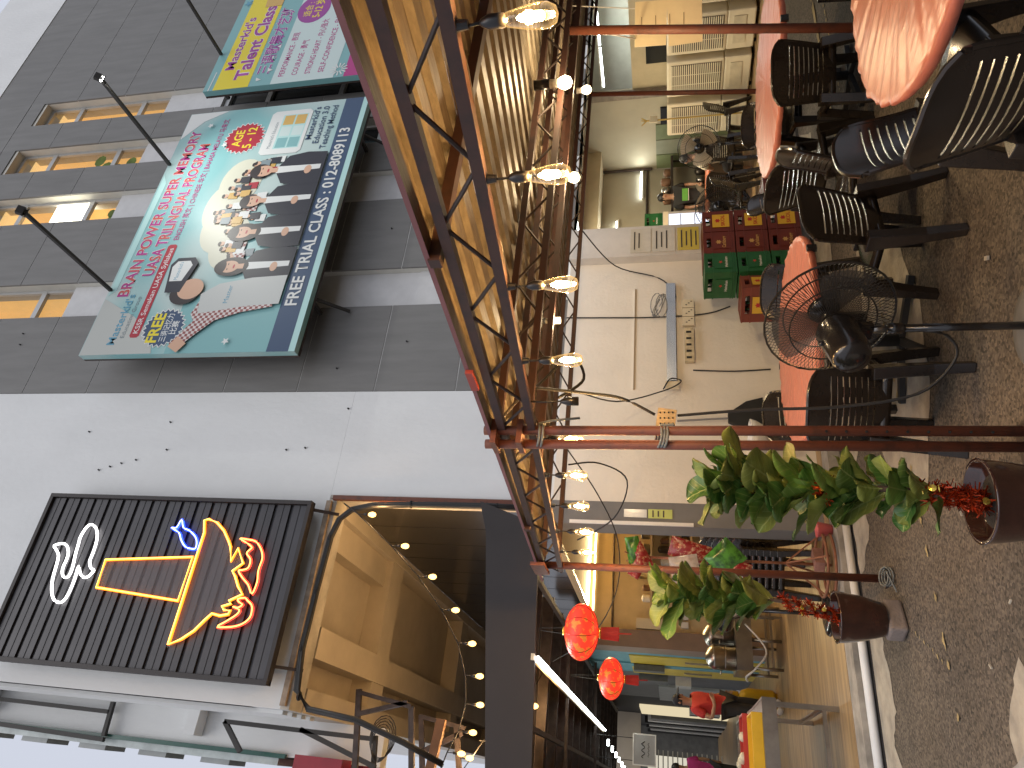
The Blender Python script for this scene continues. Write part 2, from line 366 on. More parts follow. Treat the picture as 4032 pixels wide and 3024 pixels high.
MB().bar((.45, BY - .03, 5.52), (2.66, BY - .03, 5.54), .045, .06).o('rusty_edge_channel', mat('rust_concrete', (.35, .27, .2), .8, var=.3, sc=9), bd)
# pilaster at the end of the white wall, with wall return into the shop
MB().box(6.05, 6.55, BY - .14, BY + .3, .12, 2.899).o('pilaster', mat('pilaster_paint', (.6, .56, .5), .8, var=.06, bump=.1), bd)
MB().box(4.15, 5.62, BY - .009, BY - .002, 2.03, 2.045).o('groove_strip', mat('groove_shade_tan', (.4, .32, .22), .8, var=.1), bd); MB().box(4.15, 5.62, BY - .016, BY - .002, 2.046, 2.055).o('groove_strip', warmw, bd)  # wall groove drawn as raised strips, its shade put into the tan colour
for x, z in ((3.0, 8.9), (3.05, 8.75), (3.1, 8.6), (3.15, 8.4), (3.7, 8.1), (3.3, 8.0), (3.32, 6.3), (3.35, 6.05), (3.55, 9.3), (3.9, 5.6), (6.6, 8.2), (5.0, 11.2), (5.2, 11.25), (6.9, 5.6), (4.5, 5.9), (4.9, 5.0)):
    MB().cyl((x, BY - .02, z), (x, BY + .001, z), .011, n=8).o('anchor_bolt', blackm, bd)
# shop interior on the right
grn = mat('pale_green_paint', (.4, .36, .27), .8, var=.06, sc=1.5)
MB().box(6.3, 12.1, 11.5, 11.7, .12, 3.4).o('interior_wall', grn, bd)
MB().box(12.1, 12.3, 9.5, 11.499, .12, 3.4).o('interior_wall', grn, bd)
MB().box(12.1, 12.3, 5.9, 9.499, .12, 2.28).o('cream_partition', mat('cream_partition_paint', (.55, .46, .3), .8, var=.05), bd)
MB().box(6.3, 14.5, BY + .301, 11.499, 3.38, 3.48).o('interior_ceiling', mat('ceiling_paint', (.45, .42, .35), .8, var=.06), bd)
MB().box(6.3, 12.1, 10.9, 11.49, 3.02, 3.379).o('ceiling_beam', mat('tan_beam', (.5, .42, .28), .8, var=.06), bd)
MB().box(14.4, 14.5, 5.9, 11.5, .12, 3.4).o('far_wall', mat('far_white_wall', (.5, .52, .48), .8, var=.06), bd)
sh = mat('roller_shutter', (.42, .42, .36), .5, var=.1)
for k in range(26): MB().box(14.36 - .012 * (k % 2), 14.399, 6.2 + .08 * k, 6.275 + .08 * k, 2.35, 3.1).o('shutter_slat', sh, bd)
MB().box(11.96, 12.06, 9.35, 9.5, .12, 3.1).o('column', mat('worn_wood_column', (.22, .18, .14), .7, var=.2, sc=8), bd)
MB().box(12.05, 12.098, 9.85, 10.25, .12, 1.75).o('doorway_curtain', mat('navy_cloth', (.012, .012, .02), .9, var=.1), bd)
for k, cc in enumerate(((.14, .17, .09), (.22, .23, .17), (.15, .18, .09))):
    MB().box(12.06, 12.098, 10.27 + k * .4, 10.65 + k * .4, .12, 1.85).o('door_panel', mat('green_door%d' % k, cc, .5, var=.1), bd)
MB().box(12.04, 12.099, 8.3, 8.8, 1.62, 2.0).o('wall_opening', glassm, bd)
MB().cyl((12.0, 11.46, 2.05), (6.6, 11.46, 2.08), .025).o('wall_conduit', darkst, bd)
MB().cyl((12.05, 11.44, 3.02), (12.05, 11.44, 1.95), .03).o('wall_conduit', darkst, bd)
# kitchen on the left, behind the arcade pillar
kit = mat('kitchen_yellow_wall', (.6, .47, .26), .7, var=.06)
MB().box(2.42, 6.2, 12.5, 12.7, .12, 3.0).o('kitchen_wall', kit, bd)
MB().box(6.05, 6.25, 7.66, 12.5, .12, 2.98).o('kitchen_side_wall', kit, bd)
MB().box(2.715, 6.2, BY + .301, 12.7, 3.001, 3.1).o('kitchen_ceiling', mat('kitchen_ceiling_paint', (.5, .4, .24), .8, var=.06), bd)
MB().box(2.14, 2.419, 12.4, 12.9, .12, 3.6).o('brown_pillar', mat('brown_pillar_paint', (.24, .17, .13), .7, var=.1, sc=3), bd)
for x0, z0, x1, z1 in ((2.45, 2.6, 5.9, 2.62),): MB().cyl((x0, 12.46, z0), (x1, 12.46, z1), .02).o('wall_conduit', darkst, bd)
MB().box(2.45, 2.62, 12.42, 12.498, 1.75, 2.2).o('fuse_box', cream, bd)
for k in range(3): MB().box(2.5 + k * .14, 2.6 + k * .14, 12.44, 12.498, 1.35, 1.47).o('wall_switch', pvc, bd)
# alley wall beyond the pillar: yellow doors in blue frames, grey fronts
blue = mat('blue_paint', (.1, .28, .34), .6, var=.1); yel = mat('yellow_door', (.55, .4, .03), .5, var=.08)
def aw(y0, y1, z0, z1, m, nm, d=0): return MB().box(2.15 - d, 2.35, y0, y1, z0, z1).o(nm, m, bd)
aw(12.91, 13.15, .12, 3.4, blue, 'blue_frame'); aw(13.151, 13.95, .12, 2.35, yel, 'yellow_door', .02); aw(13.151, 13.95, 2.36, 3.4, blue, 'blue_frame')
aw(13.96, 14.25, .12, 3.4, blue, 'blue_frame', .03); aw(14.26, 15.1, .12, 2.35, yel, 'yellow_door', .02); aw(14.26, 15.1, 2.36, 3.4, blue, 'blue_frame')
for yk in (13.3, 14.45): MB().bar((2.09, yk, .9), (2.09, yk, 1.4), .03).o('door_bar', steel, bd)
slate = mat('slate_panel', (.08, .085, .09), .5, var=.15)
aw(15.11, 16.6, .12, 3.4, slate, 'grey_front'); aw(16.61, 19, .3, 1.9, mat('pale_panel', (.34, .36, .35), .5, var=.1), 'pale_panel', .05); aw(16.61, 19, 1.91, 3.4, slate, 'grey_front'); aw(19.01, 30, .12, 3.4, blackm, 'dark_front')
MB().box(2.02, 2.15, 15.2, 15.7, 1.7, 2.25).o('meter_box', slate, bd); MB().box(1.98, 2.15, 15.3, 15.7, 1.25, 1.55).o('meter_box', frame, bd); MB().box(2.02, 2.15, 13.96, 14.2, 1.75, 2.3).o('meter_box', slate, bd)
MB().box(2.08, 2.149, 20.6, 22.4, .12, 2.45).o('lit_doorway', emis('doorway_glow', (1, .85, .55), .55), bd)
for k in range(9): MB().box(2.0 - .02 * (k % 3), 2.15, 22.6 + k * .5, 22.95 + k * .5, .12, 2.2 + .1 * (k % 3)).o('shop_front_post', [slate, frame, blackm][k % 3], bd)
for k in range(12): MB().ob((1.95, 19.2 + .12 * (k % 4), .6 + .25 * (k // 4)), (.18, .1, .2)).o('shelf_goods', [pvc, slate, MATS['red_letter'] if 'red_letter' in MATS else slate, frame][k % 4], bd)
MB().box(-4, 2.6, 27, 27.2, .12, 4).o('alley_end_wall', mat('alley_end', (.1, .1, .095), .8, var=.2), bd)
for k in range(5): MB().box(-1.6 + k * .62, -1.2 + k * .62, 26.9, 26.99, .9 + .2 * (k % 2), 2.4).o('lit_shop_window', emis('alley_window', (1, .93, .75), .5), bd)
for k in range(14): MB().bar((-.6, 22, .3 + k * .13), (1.2, 22.4, .3 + k * .13), .04, .03).o('shutter_rail', mat('rail_grey', (.35, .36, .37), .5, var=.1), bd)

# ================================================================ BILLBOARDS
def flatm(n, c, r=.45): return mat('print_' + n, c, r, var=0)
p_teal = flatm('teal', (.2, .42, .43)); p_pale = flatm('pale', (.56, .68, .66)); p_navy = flatm('navy', (.035, .07, .14)); p_white = flatm('white', (.68, .7, .68))
p_mag = flatm('magenta', (.42, .03, .2)); p_red = flatm('red', (.38, .015, .03)); p_yel = flatm('yellow', (.75, .62, .02)); p_dark = flatm('dark', (.02, .02, .028))
p_skin = flatm('skin', (.6, .37, .25)); p_hair = flatm('hair', (.025, .016, .014)); p_grey = flatm('grey', (.2, .25, .27)); p_lt = flatm('light_teal', (.42, .66, .64)); p_gold = flatm('gold', (.6, .38, .1)); p_check = mat('print_check', (.6, .5, .48), .5, var=0)
p_blue = flatm('blue', (.1, .3, .42)); p_purp = flatm('purple', (.3, .04, .28))
n, l, b_ = nodes(p_check)
ck = n.new('ShaderNodeTexChecker'); ck.inputs['Scale'].default_value = 24; ck.inputs[1].default_value = (.62, .56, .54, 1); ck.inputs[2].default_value = (.25, .07, .06, 1)
tc = n.new('ShaderNodeTexCoord'); l.new(tc.outputs['Object'], ck.inputs[0]); l.new(ck.outputs[0], b_.inputs['Base Color'])
p_grad = mat('print_title', (.42, .03, .2), .45, var=0)
n, l, b_ = nodes(p_grad); tc = n.new('ShaderNodeTexCoord'); wv = n.new('ShaderNodeTexWave'); wv.bands_direction = 'X'; wv.inputs['Scale'].default_value = 1.6
rp = n.new('ShaderNodeValToRGB'); rp.color_ramp.elements[0].color = (.36, .02, .22, 1); rp.color_ramp.elements[1].color = (.5, .08, .05, 1); l.new(tc.outputs['Object'], wv.inputs[0]); l.new(wv.outputs[1], rp.inputs[0]); l.new(rp.outputs[0], b_.inputs['Base Color'])
# soft two tone background print
p_bg = mat('print_background', (.5, .68, .66), .4, var=0)
n, l, b_ = nodes(p_bg); tc = n.new('ShaderNodeTexCoord'); ns = n.new('ShaderNodeTexNoise'); ns.inputs['Scale'].default_value = .6; ns.inputs['Detail'].default_value = 1
rp = n.new('ShaderNodeValToRGB'); rp.color_ramp.elements[0].position = .38; rp.color_ramp.elements[1].position = .6; rp.color_ramp.elements[0].color = (.2, .43, .44, 1); rp.color_ramp.elements[1].color = (.46, .57, .55, 1)
l.new(tc.outputs['Object'], ns.inputs[0]); l.new(ns.outputs[0], rp.inputs[0]); l.new(rp.outputs[0], b_.inputs['Base Color'])

BX, BZ, BYF = 4.46, 6.26, 6.85
bb = T('billboard', 'large pale teal tuition billboard with four people in dark suits', 'billboard', (BX, BYF, BZ))
MB().box(BX, BX + 4.82, BYF, BYF + .1, BZ, BZ + 3.23).o('panel', p_bg, bb)
LY = [BYF - .002]
def L():
    LY[0] -= .00012; return LY[0]
def P(name, pts, m, par=None): return flat(name, [(BX + x, BZ + z) for x, z in pts], m, par or bb, L())
def TX(s, x, z, h, m, w=None, bold=0, al='LEFT', out=None, **k):
    if out: text(s, BX + x, BZ + z, h, out, bb, L(), w=w, bold=bold + .022, align=al, **k)
    text(s, BX + x, BZ + z, h, m, bb, L(), w=w, bold=bold, align=al, **k)
P('print', [(0, 3.22), (.95, 3.22), (.62, 2.6), (.3, 2.2), (.01, 2.1)], flatm('corner_pale', (.46, .48, .45)))
P('print', [(0, 1.9), (.9, 1.9), (1.2, .4), (0, .4)], p_teal)
P('print', [(1.0, 3.2), (3.4, 3.2), (3.2, 3.1), (1.1, 3.1)], p_lt)
P('print', [(4.2, 3.22), (4.81, 3.22), (4.81, 2.5), (4.6, 2.9)], p_white)
P('print', [(0, .4), (4.82, .4), (4.82, .09), (0, .09)], p_navy)
P('print', [(0, .088), (4.82, .088), (4.82, 0), (0, 0)], p_lt)
for cx, cz, rx, rz_ in ((2.2, 1.75, .5, .35), (2.6, 1.9, .5, .3), (1.9, 1.55, .5, .3), (3.1, 1.75, .5, .35)): P('print', ell(cx, cz, rx, rz_), flatm('glow_pale', (.6, .6, .48)))
TX('BRAIN POWER SUPER MEMORY', .98, 2.87, .17, p_grad, 3.4, .03, out=p_white)
TX('UASA TRILINGUAL PROGRAM', 1.34, 2.6, .175, p_grad, 2.7, .03, out=p_white)
P('print', [(.3, 2.4), (1.88, 2.4), (1.91, 2.43), (1.91, 2.52), (1.88, 2.55), (.3, 2.55), (.27, 2.52), (.27, 2.43)], p_red)
TX('KSSR Semakan UASA Syllabus', .34, 2.44, .075, p_white, 1.5, .005)
TX('ENGLISH 英文 | CHINESE 华文 | BAHASA MELAYU 马来文', 2.0, 2.43, .085, p_mag, 2.6, .006)
TX("Masterkid's", .16, 2.74, .12, p_blue, .85, .012); TX('Education Group', .27, 2.63, .06, p_grey, .7)
star = []
def burst(cx, cz, r, n=24, k=.86): return [(cx + (r if i % 2 else r * k) * math.cos(math.pi * i / n), cz + (r if i % 2 else r * k) * math.sin(math.pi * i / n)) for i in range(2 * n)]
P('badge', burst(.42, 2.06, .33), p_white); P('badge', burst(.42, 2.06, .31), p_navy)
TX('FREE', .42, 2.1, .16, p_yel, .48, .03, 'CENTER'); TX('三语记忆力', .42, 1.97, .08, p_white, .46, .01, 'CENTER'); TX('比赛', .42, 1.85, .08, p_white, None, .01, 'CENTER')
P('badge', burst(4.1, 2.0, .37), p_white); P('badge', burst(4.1, 2.0, .35), p_red)
TX('AGE', 4.1, 2.04, .15, p_yel, .38, .02, 'CENTER'); TX('5 - 12', 4.1, 1.83, .15, p_yel, .48, .02, 'CENTER')
# tablet
P('print', [(3.72, .92), (4.6, .92), (4.66, .98), (4.66, 1.58), (4.6, 1.64), (3.72, 1.64), (3.66, 1.58), (3.66, .98)], p_white)
P('print', [(3.78, .98), (4.56, .98), (4.56, 1.42), (3.78, 1.42)], p_lt)
for k in range(6): P('print', [(3.8 + .26 * (k % 3), 1.0 + .21 * (k // 3)), (4.02 + .26 * (k % 3), 1.0 + .21 * (k // 3)), (4.02 + .26 * (k % 3), 1.18 + .21 * (k // 3)), (3.8 + .26 * (k % 3), 1.18 + .21 * (k // 3))], [p_teal, p_pale, p_gold][k % 3])
TX("Masterkid's Education", 3.8, 1.47, .06, p_grey, .6)
for k, s in enumerate(("Masterkid's", 'Education 3.0', 'Teaching Method')): TX(s, 4.68, .8 - .15 * k, .1, p_navy, (.75, .85, .98)[k], .008, 'RIGHT')
TX('FREE TRIAL CLASS : 012-8089113', .72, .17, .17, p_white, 3.4, .02)
# figures of the print: crowd, four presenters, boy with headset
rnd = random.Random(3)
for k in range(46):
    x = 1.55 + rnd.random() * 2.0; z = 1.25 + (1 - abs(x - 2.6) / 1.3) * .85 * rnd.random()
    c = rnd.choice([p_white, p_red, p_dark, p_grey, p_gold, p_check])
    P('print', [(x - .07, z - .16), (x + .07, z - .16), (x + .06, z), (x - .06, z)], c)
    P('print', ell(x, z + .05, .04, .052, 10), p_skin); P('print', ell(x, z + .085, .042, .028, 10), p_hair)
def presenter(cx, z0, s, long, m=p_dark):
    P('print', [(cx - .27 * s, .41), (cx + .27 * s, .41), (cx + .29 * s, z0 - .55 * s), (cx + .24 * s, z0 - .3 * s), (cx + .07 * s, z0 - .2 * s), (cx - .07 * s, z0 - .2 * s), (cx - .24 * s, z0 - .3 * s), (cx - .29 * s, z0 - .55 * s)], m)
    P('print', [(cx - .06 * s, z0 - .18 * s), (cx + .06 * s, z0 - .18 * s), (cx + .05 * s, .46), (cx - .03 * s, .46)], p_white)
    if long: P('print', ell(cx, z0 - .03 * s, .15 * s, .24 * s), p_hair)
    else: P('print', ell(cx, z0 + .05 * s, .125 * s, .14 * s), p_hair)
    P('print', [(cx - .04 * s, z0 - .2 * s), (cx + .04 * s, z0 - .2 * s), (cx + .035 * s, z0), (cx - .035 * s, z0)], p_skin)
    P('print', ell(cx, z0, .095 * s, .13 * s), p_skin)
    P('print', ell(cx, z0 + .1 * s, .105 * s, .055 * s), p_hair)
    for d in (-1, 1):
        P('print', ell(cx + d * .04 * s, z0 + .02 * s, .017 * s, .008 * s, 8), p_hair)
    P('print', ell(cx, z0 - .065 * s, .035 * s, .014 * s, 8), p_red)
    P('print', ell(cx - .03 * s, z0 - .62 * s, .075 * s, .05 * s, 12), p_skin)
presenter(1.42, 1.38, 1.12, True); presenter(2.05, 1.38, 1.12, True); presenter(2.66, 1.4, 1.12, False); presenter(3.28, 1.4, 1.2, False)
# boy in checked shirt wearing a headset
P('print', [(.06, 1.72), (.14, 1.86), (.5, 1.62), (.62, 1.7), (.9, 1.62), (1.0, 1.4), (.95, .62), (.7, .5), (.62, .95), (.5, 1.3), (.3, 1.5)], p_check)
P('print', [(.62, 1.6), (.95, 1.66), (1.12, 1.42), (1.2, .95), (1.22, .42), (.74, .42), (.72, .9)], flatm('shirt_white', (.5, .52, .5)))
P('print', [(0, 1.7), (.1, 1.86), (.26, 1.76), (.14, 1.6)], p_skin)
P('print', ell(.98, 1.93, .2, .23), p_hair); P('print', ell(1.05, 1.86, .18, .2), p_skin)
P('headset', [(1.0, 2.26), (1.5, 2.34), (1.62, 2.26), (1.62, 1.98), (1.52, 1.9), (1.0, 2.02)], p_dark)
P('headset', [(1.2, 2.26), (1.46, 2.3), (1.56, 2.24), (1.56, 2.04), (1.48, 1.98), (1.2, 2.06)], p_white)
TX("Masterkid's", 1.22, 2.14, .06, p_blue, .32); TX('Master', .78, 1.2, .07, p_blue, .3)
for x, z in ((.16, 1.02), (4.45, 2.72), (3.95, 2.3)): P('star', burst(x, z, .06, 5, .45), p_white)
LY[0] = BYF - .002
MB().box(BX, BX + 4.82, BYF + .1, BYF + .14, BZ - .01, BZ + 3.235).o('back_frame', darkst, bb)
br = mat('black_bracket', (.03, .028, .026), .6, var=.1)
for x in (5.4, 8.6):
    MB().bar((x, BYF + .14, BZ + .1), (x, BY, BZ + .1), .05).o('wall_bracket', br, bb); MB().bar((x, BYF + .14, BZ + .06), (x, BY - .03, BZ - .35), .035).o('wall_bracket', br, bb)
    MB().bar((x, BYF + .14, BZ + 3.1), (x, BY, BZ + 3.1), .05).o('wall_bracket', br, bb)
# second board
BX, BZ = 9.86, 6.42
b1 = bb
bb = T('billboard', 'teal and yellow talent class billboard cut off by the picture edge', 'billboard', (BX, BYF, BZ))
MB().box(BX, BX + 4.6, BYF, BYF + .1, BZ, BZ + 3.07).o('panel', p_teal, bb)
P('print', [(0, 2.88), (3.6, 2.88), (3.2, 2.2), (0, 2.2)], p_yel); P('print', [(0, 1.78), (4.5, 1.78), (4.5, .55), (0, .62)], p_pale); P('print', [(0, .44), (4.6, .44), (4.6, .02), (0, .02)], p_mag)
P('print', [(0, 2.98), (.5, 2.97), (.5, 2.95), (0, 2.96)], p_white)
TX("Masterkid's", .52, 2.64, .17, p_purp, 1.5, .02, out=p_white); TX('Talent Class', .22, 2.3, .24, p_purp, 2.1, .03, out=p_white)
TX('三语歌舞才艺班', .3, 1.9, .2, p_purp, 1.9, .015, out=p_white)
for k, s in enumerate(('PERFORMANCE - 表现', 'COURAGE - 勇气', 'STRONG HEART - 内心强大', 'SELF-CONFIDENCE - 自信心')): TX(s, .18, 1.58 - .245 * k, .1, p_mag, (1.2, .95, 1.5, 1.75)[k], .008)
P('print', ell(2.05, 1.48, .42, .32), p_purp); TX('适合 :', 2.05, 1.52, .12, p_yel, None, .01, 'CENTER'); TX('5-12 岁', 2.05, 1.32, .14, p_yel, .55, .02, 'CENTER')
TX('FREE TRIAL CLASS', .72, .16, .18, p_white, 2.2, .02)
for k in range(12):
    a = k * math.pi / 6; P('sparkle', [(.2 + .05 * math.cos(a - .2), .56 + .05 * math.sin(a - .2)), (.2 + .16 * math.cos(a - .08), .56 + .16 * math.sin(a - .08)), (.2 + .16 * math.cos(a + .08), .56 + .16 * math.sin(a + .08)), (.2 + .05 * math.cos(a + .2), .56 + .05 * math.sin(a + .2))], p_white)
for x, z in ((.12, 2.08), (.35, 1.92)): P('print', [(x, z), (x + .1, z + .02), (x + .03, z - .09)], p_white)
P('print', [(2.3, 2.55), (2.9, 2.6), (2.9, 2.2), (2.3, 2.2)], p_gold); P('star', burst(2.5, 2.95, .1, 5, .45), p_blue)
MB().box(BX, BX + 4.6, BYF + .1, BYF + .14, BZ - .01, BZ + 3.075).o('back_frame', darkst, bb)
MB().bar((10.3, BYF + .14, BZ + 3.0), (10.3, BY, BZ + 3.0), .05).o('wall_bracket', br, bb)
bb = b1
# floodlight arms
for k, (x, y1, lit, lab) in enumerate(((5.56, 5.23, 0, 'unlit black floodlight on a long arm above the left of the people billboard'), (8.08, 5.22, 1, 'lit white floodlight on a long black arm above the people billboard'), (10.85, 5.2, 0, 'black floodlight arm above the yellow talent class billboard'))):
    t = T('floodlight', lab, 'floodlight', (x, 6.8, 9.47), group='floodlight arms on the billboards')
    MB().bar((x, 6.84, 9.45), (x, y1, 9.47), .045).o('arm', br, t)
    MB().ob((x, y1 - .02, 9.49), (.11, .05, .08), 0, R(35)).o('housing', br, t)
    MB().tube([(x - .06, y1, 9.47), (x - .07, y1 + .03, 9.44), (x + .07, y1 + .03, 9.44), (x + .06, y1, 9.47)], .008).o('yoke', br, t)
    MB().ob((x, y1 + .012, 9.468), (.1, .008, .07), 0, R(35)).o('lens', emis('flood_glow', (1, 1, .95), 25) if lit else glassm, t)
    if lit:
        sp = bpy.data.lights.new('flood_lamp', 'SPOT'); sp.energy = 130; sp.color = (1, 1, .93); sp.spot_size = R(110); sp.spot_blend = .9; sp.shadow_soft_size = .06
        o = bpy.data.objects.new('flood_lamp', sp); C.objects.link(o); o.location = (x, y1 + .08, 9.42)
        o.rotation_euler = (V((x - .8, 6.85, 8.0)) - V((x, y1, 9.42))).to_track_quat('-Z', 'Y').to_euler()

# ================================================================ NEON SIGN
ns_ = T('neon_sign', 'dark ribbed metal sign with neon steamboat outline, crab claws and blue fish', 'sign', (1.6, 7.15, 5.64))
x0, x1, z0, z1, ys = .61, 2.575, 5.64, 9.2, 7.12
ribm = mat('sign_sheet', (.06, .058, .062), .4, metal=.3, var=.1, sc=3)
MB().box(x0, x1, ys + .03, ys + .06, z0, z1).o('backing', ribm, ns_)
k = 0; z = z0 + .06
while z < z1 - .1:
    MB().box(x0 + .05, x1 - .05, ys + .004, ys + .029, z, z + .16).o('rib_panel', ribm, ns_)
    MB().box(x0 + .05, x1 - .05, ys + .0, ys + .0039, z + .08, z + .085).o('seam', blackm, ns_); z += .205
for a in ((x0, x0 + .045, z0, z1), (x1 - .045, x1, z0, z1)): MB().box(a[0], a[1], ys - .03, ys + .07, a[2], a[3]).o('frame_bar', darkfl, ns_)
for a in ((z0 - .002, z0 + .045), (z1 - .045, z1 + .002)): MB().box(x0 + .046, x1 - .046, ys - .028, ys + .07, *a).o('frame_bar', darkfl, ns_)
for x in (.8, 2.5): MB().bar((x, ys + .06, z0 + .12), (x, BY, z0 + .12), .05).o('bracket', darkst, ns_); MB().bar((x, ys + .06, z0 + .03), (x, BY - .02, z0 - .25), .03).o('bracket', darkst, ns_)
NEON = dict(
 smoke=((1, .98, .97), 3, [(1.913, 8.827), (1.943, 8.741), (1.929, 8.664), (1.854, 8.598), (1.77, 8.577), (1.653, 8.58), (1.572, 8.54), (1.55, 8.49), (1.576, 8.454), (1.675, 8.453), (1.825, 8.485), (1.94, 8.5), (2.038, 8.513), (2.152, 8.485), (2.19, 8.437), (2.157, 8.357), (2.074, 8.296), (1.97, 8.264), (1.835, 8.254), (1.751, 8.254), (1.671, 8.198), (1.653, 8.151), (1.59, 8.18), (1.562, 8.235), (1.6, 8.31), (1.687, 8.376), (1.597, 8.367), (1.499, 8.359), (1.37, 8.365), (1.288, 8.393), (1.269, 8.451), (1.304, 8.536), (1.405, 8.611), (1.533, 8.659), (1.681, 8.683), (1.798, 8.71), (1.864, 8.773)]),
 funnel=((1, .22, .015), 2.6, [(1.778, 8.043), (1.861, 6.923), (1.371, 6.931), (1.46, 8.025)]),
 boat=((1, .22, .015), 2.6, [(.913, 6.88), (2.145, 6.877), (2.292, 6.925), (2.308, 6.87), (2.271, 6.752), (2.179, 6.631), (2.061, 6.533), (2.0, 6.49), (1.835, 6.428), (1.982, 6.387), (1.819, 6.272), (1.727, 6.375), (1.667, 6.32), (1.562, 6.251), (1.482, 6.174), (1.406, 6.313), (1.378, 6.278), (1.342, 6.378), (1.307, 6.34), (1.304, 6.262), (1.266, 6.275), (1.245, 6.371), (1.262, 6.471), (1.183, 6.539), (1.075, 6.621), (.98, 6.741)]),
 claw=((1, .06, .03), 2.2, [(2.093, 6.395), (2.088, 6.309), (2.067, 6.189), (1.985, 6.099), (1.886, 6.051), (1.785, 6.057), (1.719, 6.055), (1.622, 6.035), (1.492, 6.058), (1.585, 6.132), (1.661, 6.229), (1.732, 6.298), (1.742, 6.255), (1.77, 6.19), (1.862, 6.191), (1.927, 6.258), (1.971, 6.234), (1.997, 6.215), (2.037, 6.274)]),
 claw_left=((1, .06, .03), 2.2, [(1.128, 6.357), (1.184, 6.282), (1.265, 6.173), (1.318, 6.156), (1.347, 6.242), (1.339, 6.179), (1.374, 6.136), (1.398, 6.182), (1.427, 6.208), (1.447, 6.13), (1.42, 6.09), (1.38, 6.03), (1.321, 6.005), (1.243, 6.008), (1.177, 6.075), (1.14, 6.187)]),
 fish=((.02, .06, 1), 4, [(2.188, 7.321), (2.19, 7.253), (2.289, 7.221), (2.194, 7.163), (2.163, 7.075), (2.098, 6.976), (2.03, 6.928), (1.963, 6.918), (1.95, 6.955), (1.971, 7.055), (2.05, 7.14), (2.132, 7.2)]))
clear = mat('clear_acrylic', (.35, .3, .3), .15, var=0, alpha=.16)
for nm, (c, st, pts) in NEON.items():
    nm = 'claw' if nm == 'claw_left' else nm
    if nm in ('smoke', 'claw', 'fish'):
        q_ = []
        for i in range(len(pts)):
            a0, a1, a2, a3 = (V((*pts[(i + d) % len(pts)], 0)) for d in (-1, 0, 1, 2))
            for t_ in (0, .33, .66):
                v_ = .5 * ((2 * a1) + (a2 - a0) * t_ + (2 * a0 - 5 * a1 + 4 * a2 - a3) * t_ * t_ + (3 * a1 - a0 - 3 * a2 + a3) * t_ ** 3); q_.append((v_.x, v_.y))
        pts = q_
    cxm = sum(p[0] for p in pts) / len(pts); czm = sum(p[1] for p in pts) / len(pts)
    if nm in ('funnel', 'boat'): MB().prism([(cxm + (p[0] - cxm) * 1.04, czm + (p[1] - czm) * 1.05) for p in pts], ys - .018, ys - .014).o('acrylic_sheet', clear, ns_)
    tb = MB().tube([(p[0], ys - .035, p[1]) for p in pts], (.0165 if nm != 'smoke' else .0145), 8, True).o('neon_' + nm, emis('neon_' + nm + '_outer', c, st), ns_, True)
    core = tuple(min(1, q * .8 + (.45 if nm in ('funnel', 'boat', 'claw') else .25)) * (1 if i != 2 or nm in ('fish', 'smoke') else .25) for i, q in enumerate(c))
    if nm != 'smoke': MB().tube([(p[0], ys - .048, p[1]) for p in pts], .0075, 6, True).o('bright_core', emis('neon_' + nm + '_core', core, st * 1.3), tb, True)

# ================================================================ LEFT: neighbour's sign frames, glass sign, dark awning
fr = T('sign_bracket_frame', 'black steel sign frames standing out from the side wall at far left', 'bracket', (.3, 8.6, 6))
for (a, b) in (((.3, 8.9, 11.2), (.28, 8.9, 8.75)), ((.4, 8.9, 8.75), (.0, 8.9, 8.72)), ((.4, 8.9, 10.9), (.02, 8.9, 10.85)), ((.41, 9.2, 10.0), (.05, 9.2, 9.96)), ((.3, 8.6, 6.9), (.28, 8.6, 5.0)), ((.3, 8.6, 6.9), (.0, 8.6, 6.6)), ((.02, 8.9, 11.2), (-.04, 8.9, 8.7)), ((.32, 8.7, 5.0), (-.1, 8.7, 4.95)), ((.3, 8.6, 5.9), (0, 8.6, 4.9))):
    MB().bar(a, b, .05).o('frame_bar', br, fr)
gs = T('glass_sign', 'tall green edged glass shop sign seen edge-on beside the sky', 'sign', (0, 9.2, 6))
MB().box(-.02, .03, 8.95, 10.6, 6.2, 14).o('glass_edge', mat('green_glass_edge', (.03, .1, .08), .2, var=.1), gs)
MB().box(-.1, -.021, 9.0, 10.6, 6.3, 14).o('letter_sheet', mat('frosted_sheet', (.5, .56, .56), .3, var=.2, sc=4), gs)
for k in range(4): MB().box(-.13, .04, 8.7 + k * .35, 8.98 + k * .35, 5.35, 5.95).o('red_letter_box', mat('red_letter', (.3, .015, .03), .4, var=.1), gs)
for k in range(6): MB().box(-.16, -.101, 9.1, 9.5, 7 + k * .9, 7.4 + k * .9).o('letter', mat('letter_grey', (.3, .32, .32), .4, var=.1), gs)
st_ = T('steel_truss_frame', 'dark steel angle frames with a coiled cable below the arcade corner', 'frame', (.2, 8.4, 4.8))
for (a, b) in (((.75, 8.2, 5.1), (-.2, 8.2, 4.95)), ((.72, 8.2, 5.1), (.62, 8.2, 4.45)), ((.5, 8.2, 5.05), (.66, 8.2, 4.5)), ((.62, 8.2, 4.45), (-.2, 8.2, 4.3)), ((.6, 8.9, 4.55), (-.2, 8.9, 4.4)), ((.58, 8.9, 4.55), (.5, 8.9, 4.0)), ((.5, 8.9, 4.1), (-.2, 8.9, 3.95)), ((.2, 8.9, 4.5), (.45, 8.9, 4.02))):
    MB().bar(a, b, .045, .06).o('angle_bar', darkst, st_)
cl = MB()
for k in range(5): cl.tube([(.22 + .02 * k + (.17 + .01 * k) * math.cos(t * .4), 8.15 + .01 * k, 4.72 + (.1 + .012 * k) * math.sin(t * .4)) for t in range(16)], .006, 5, True)
cl.o('coiled_cable', cable, st_, True)
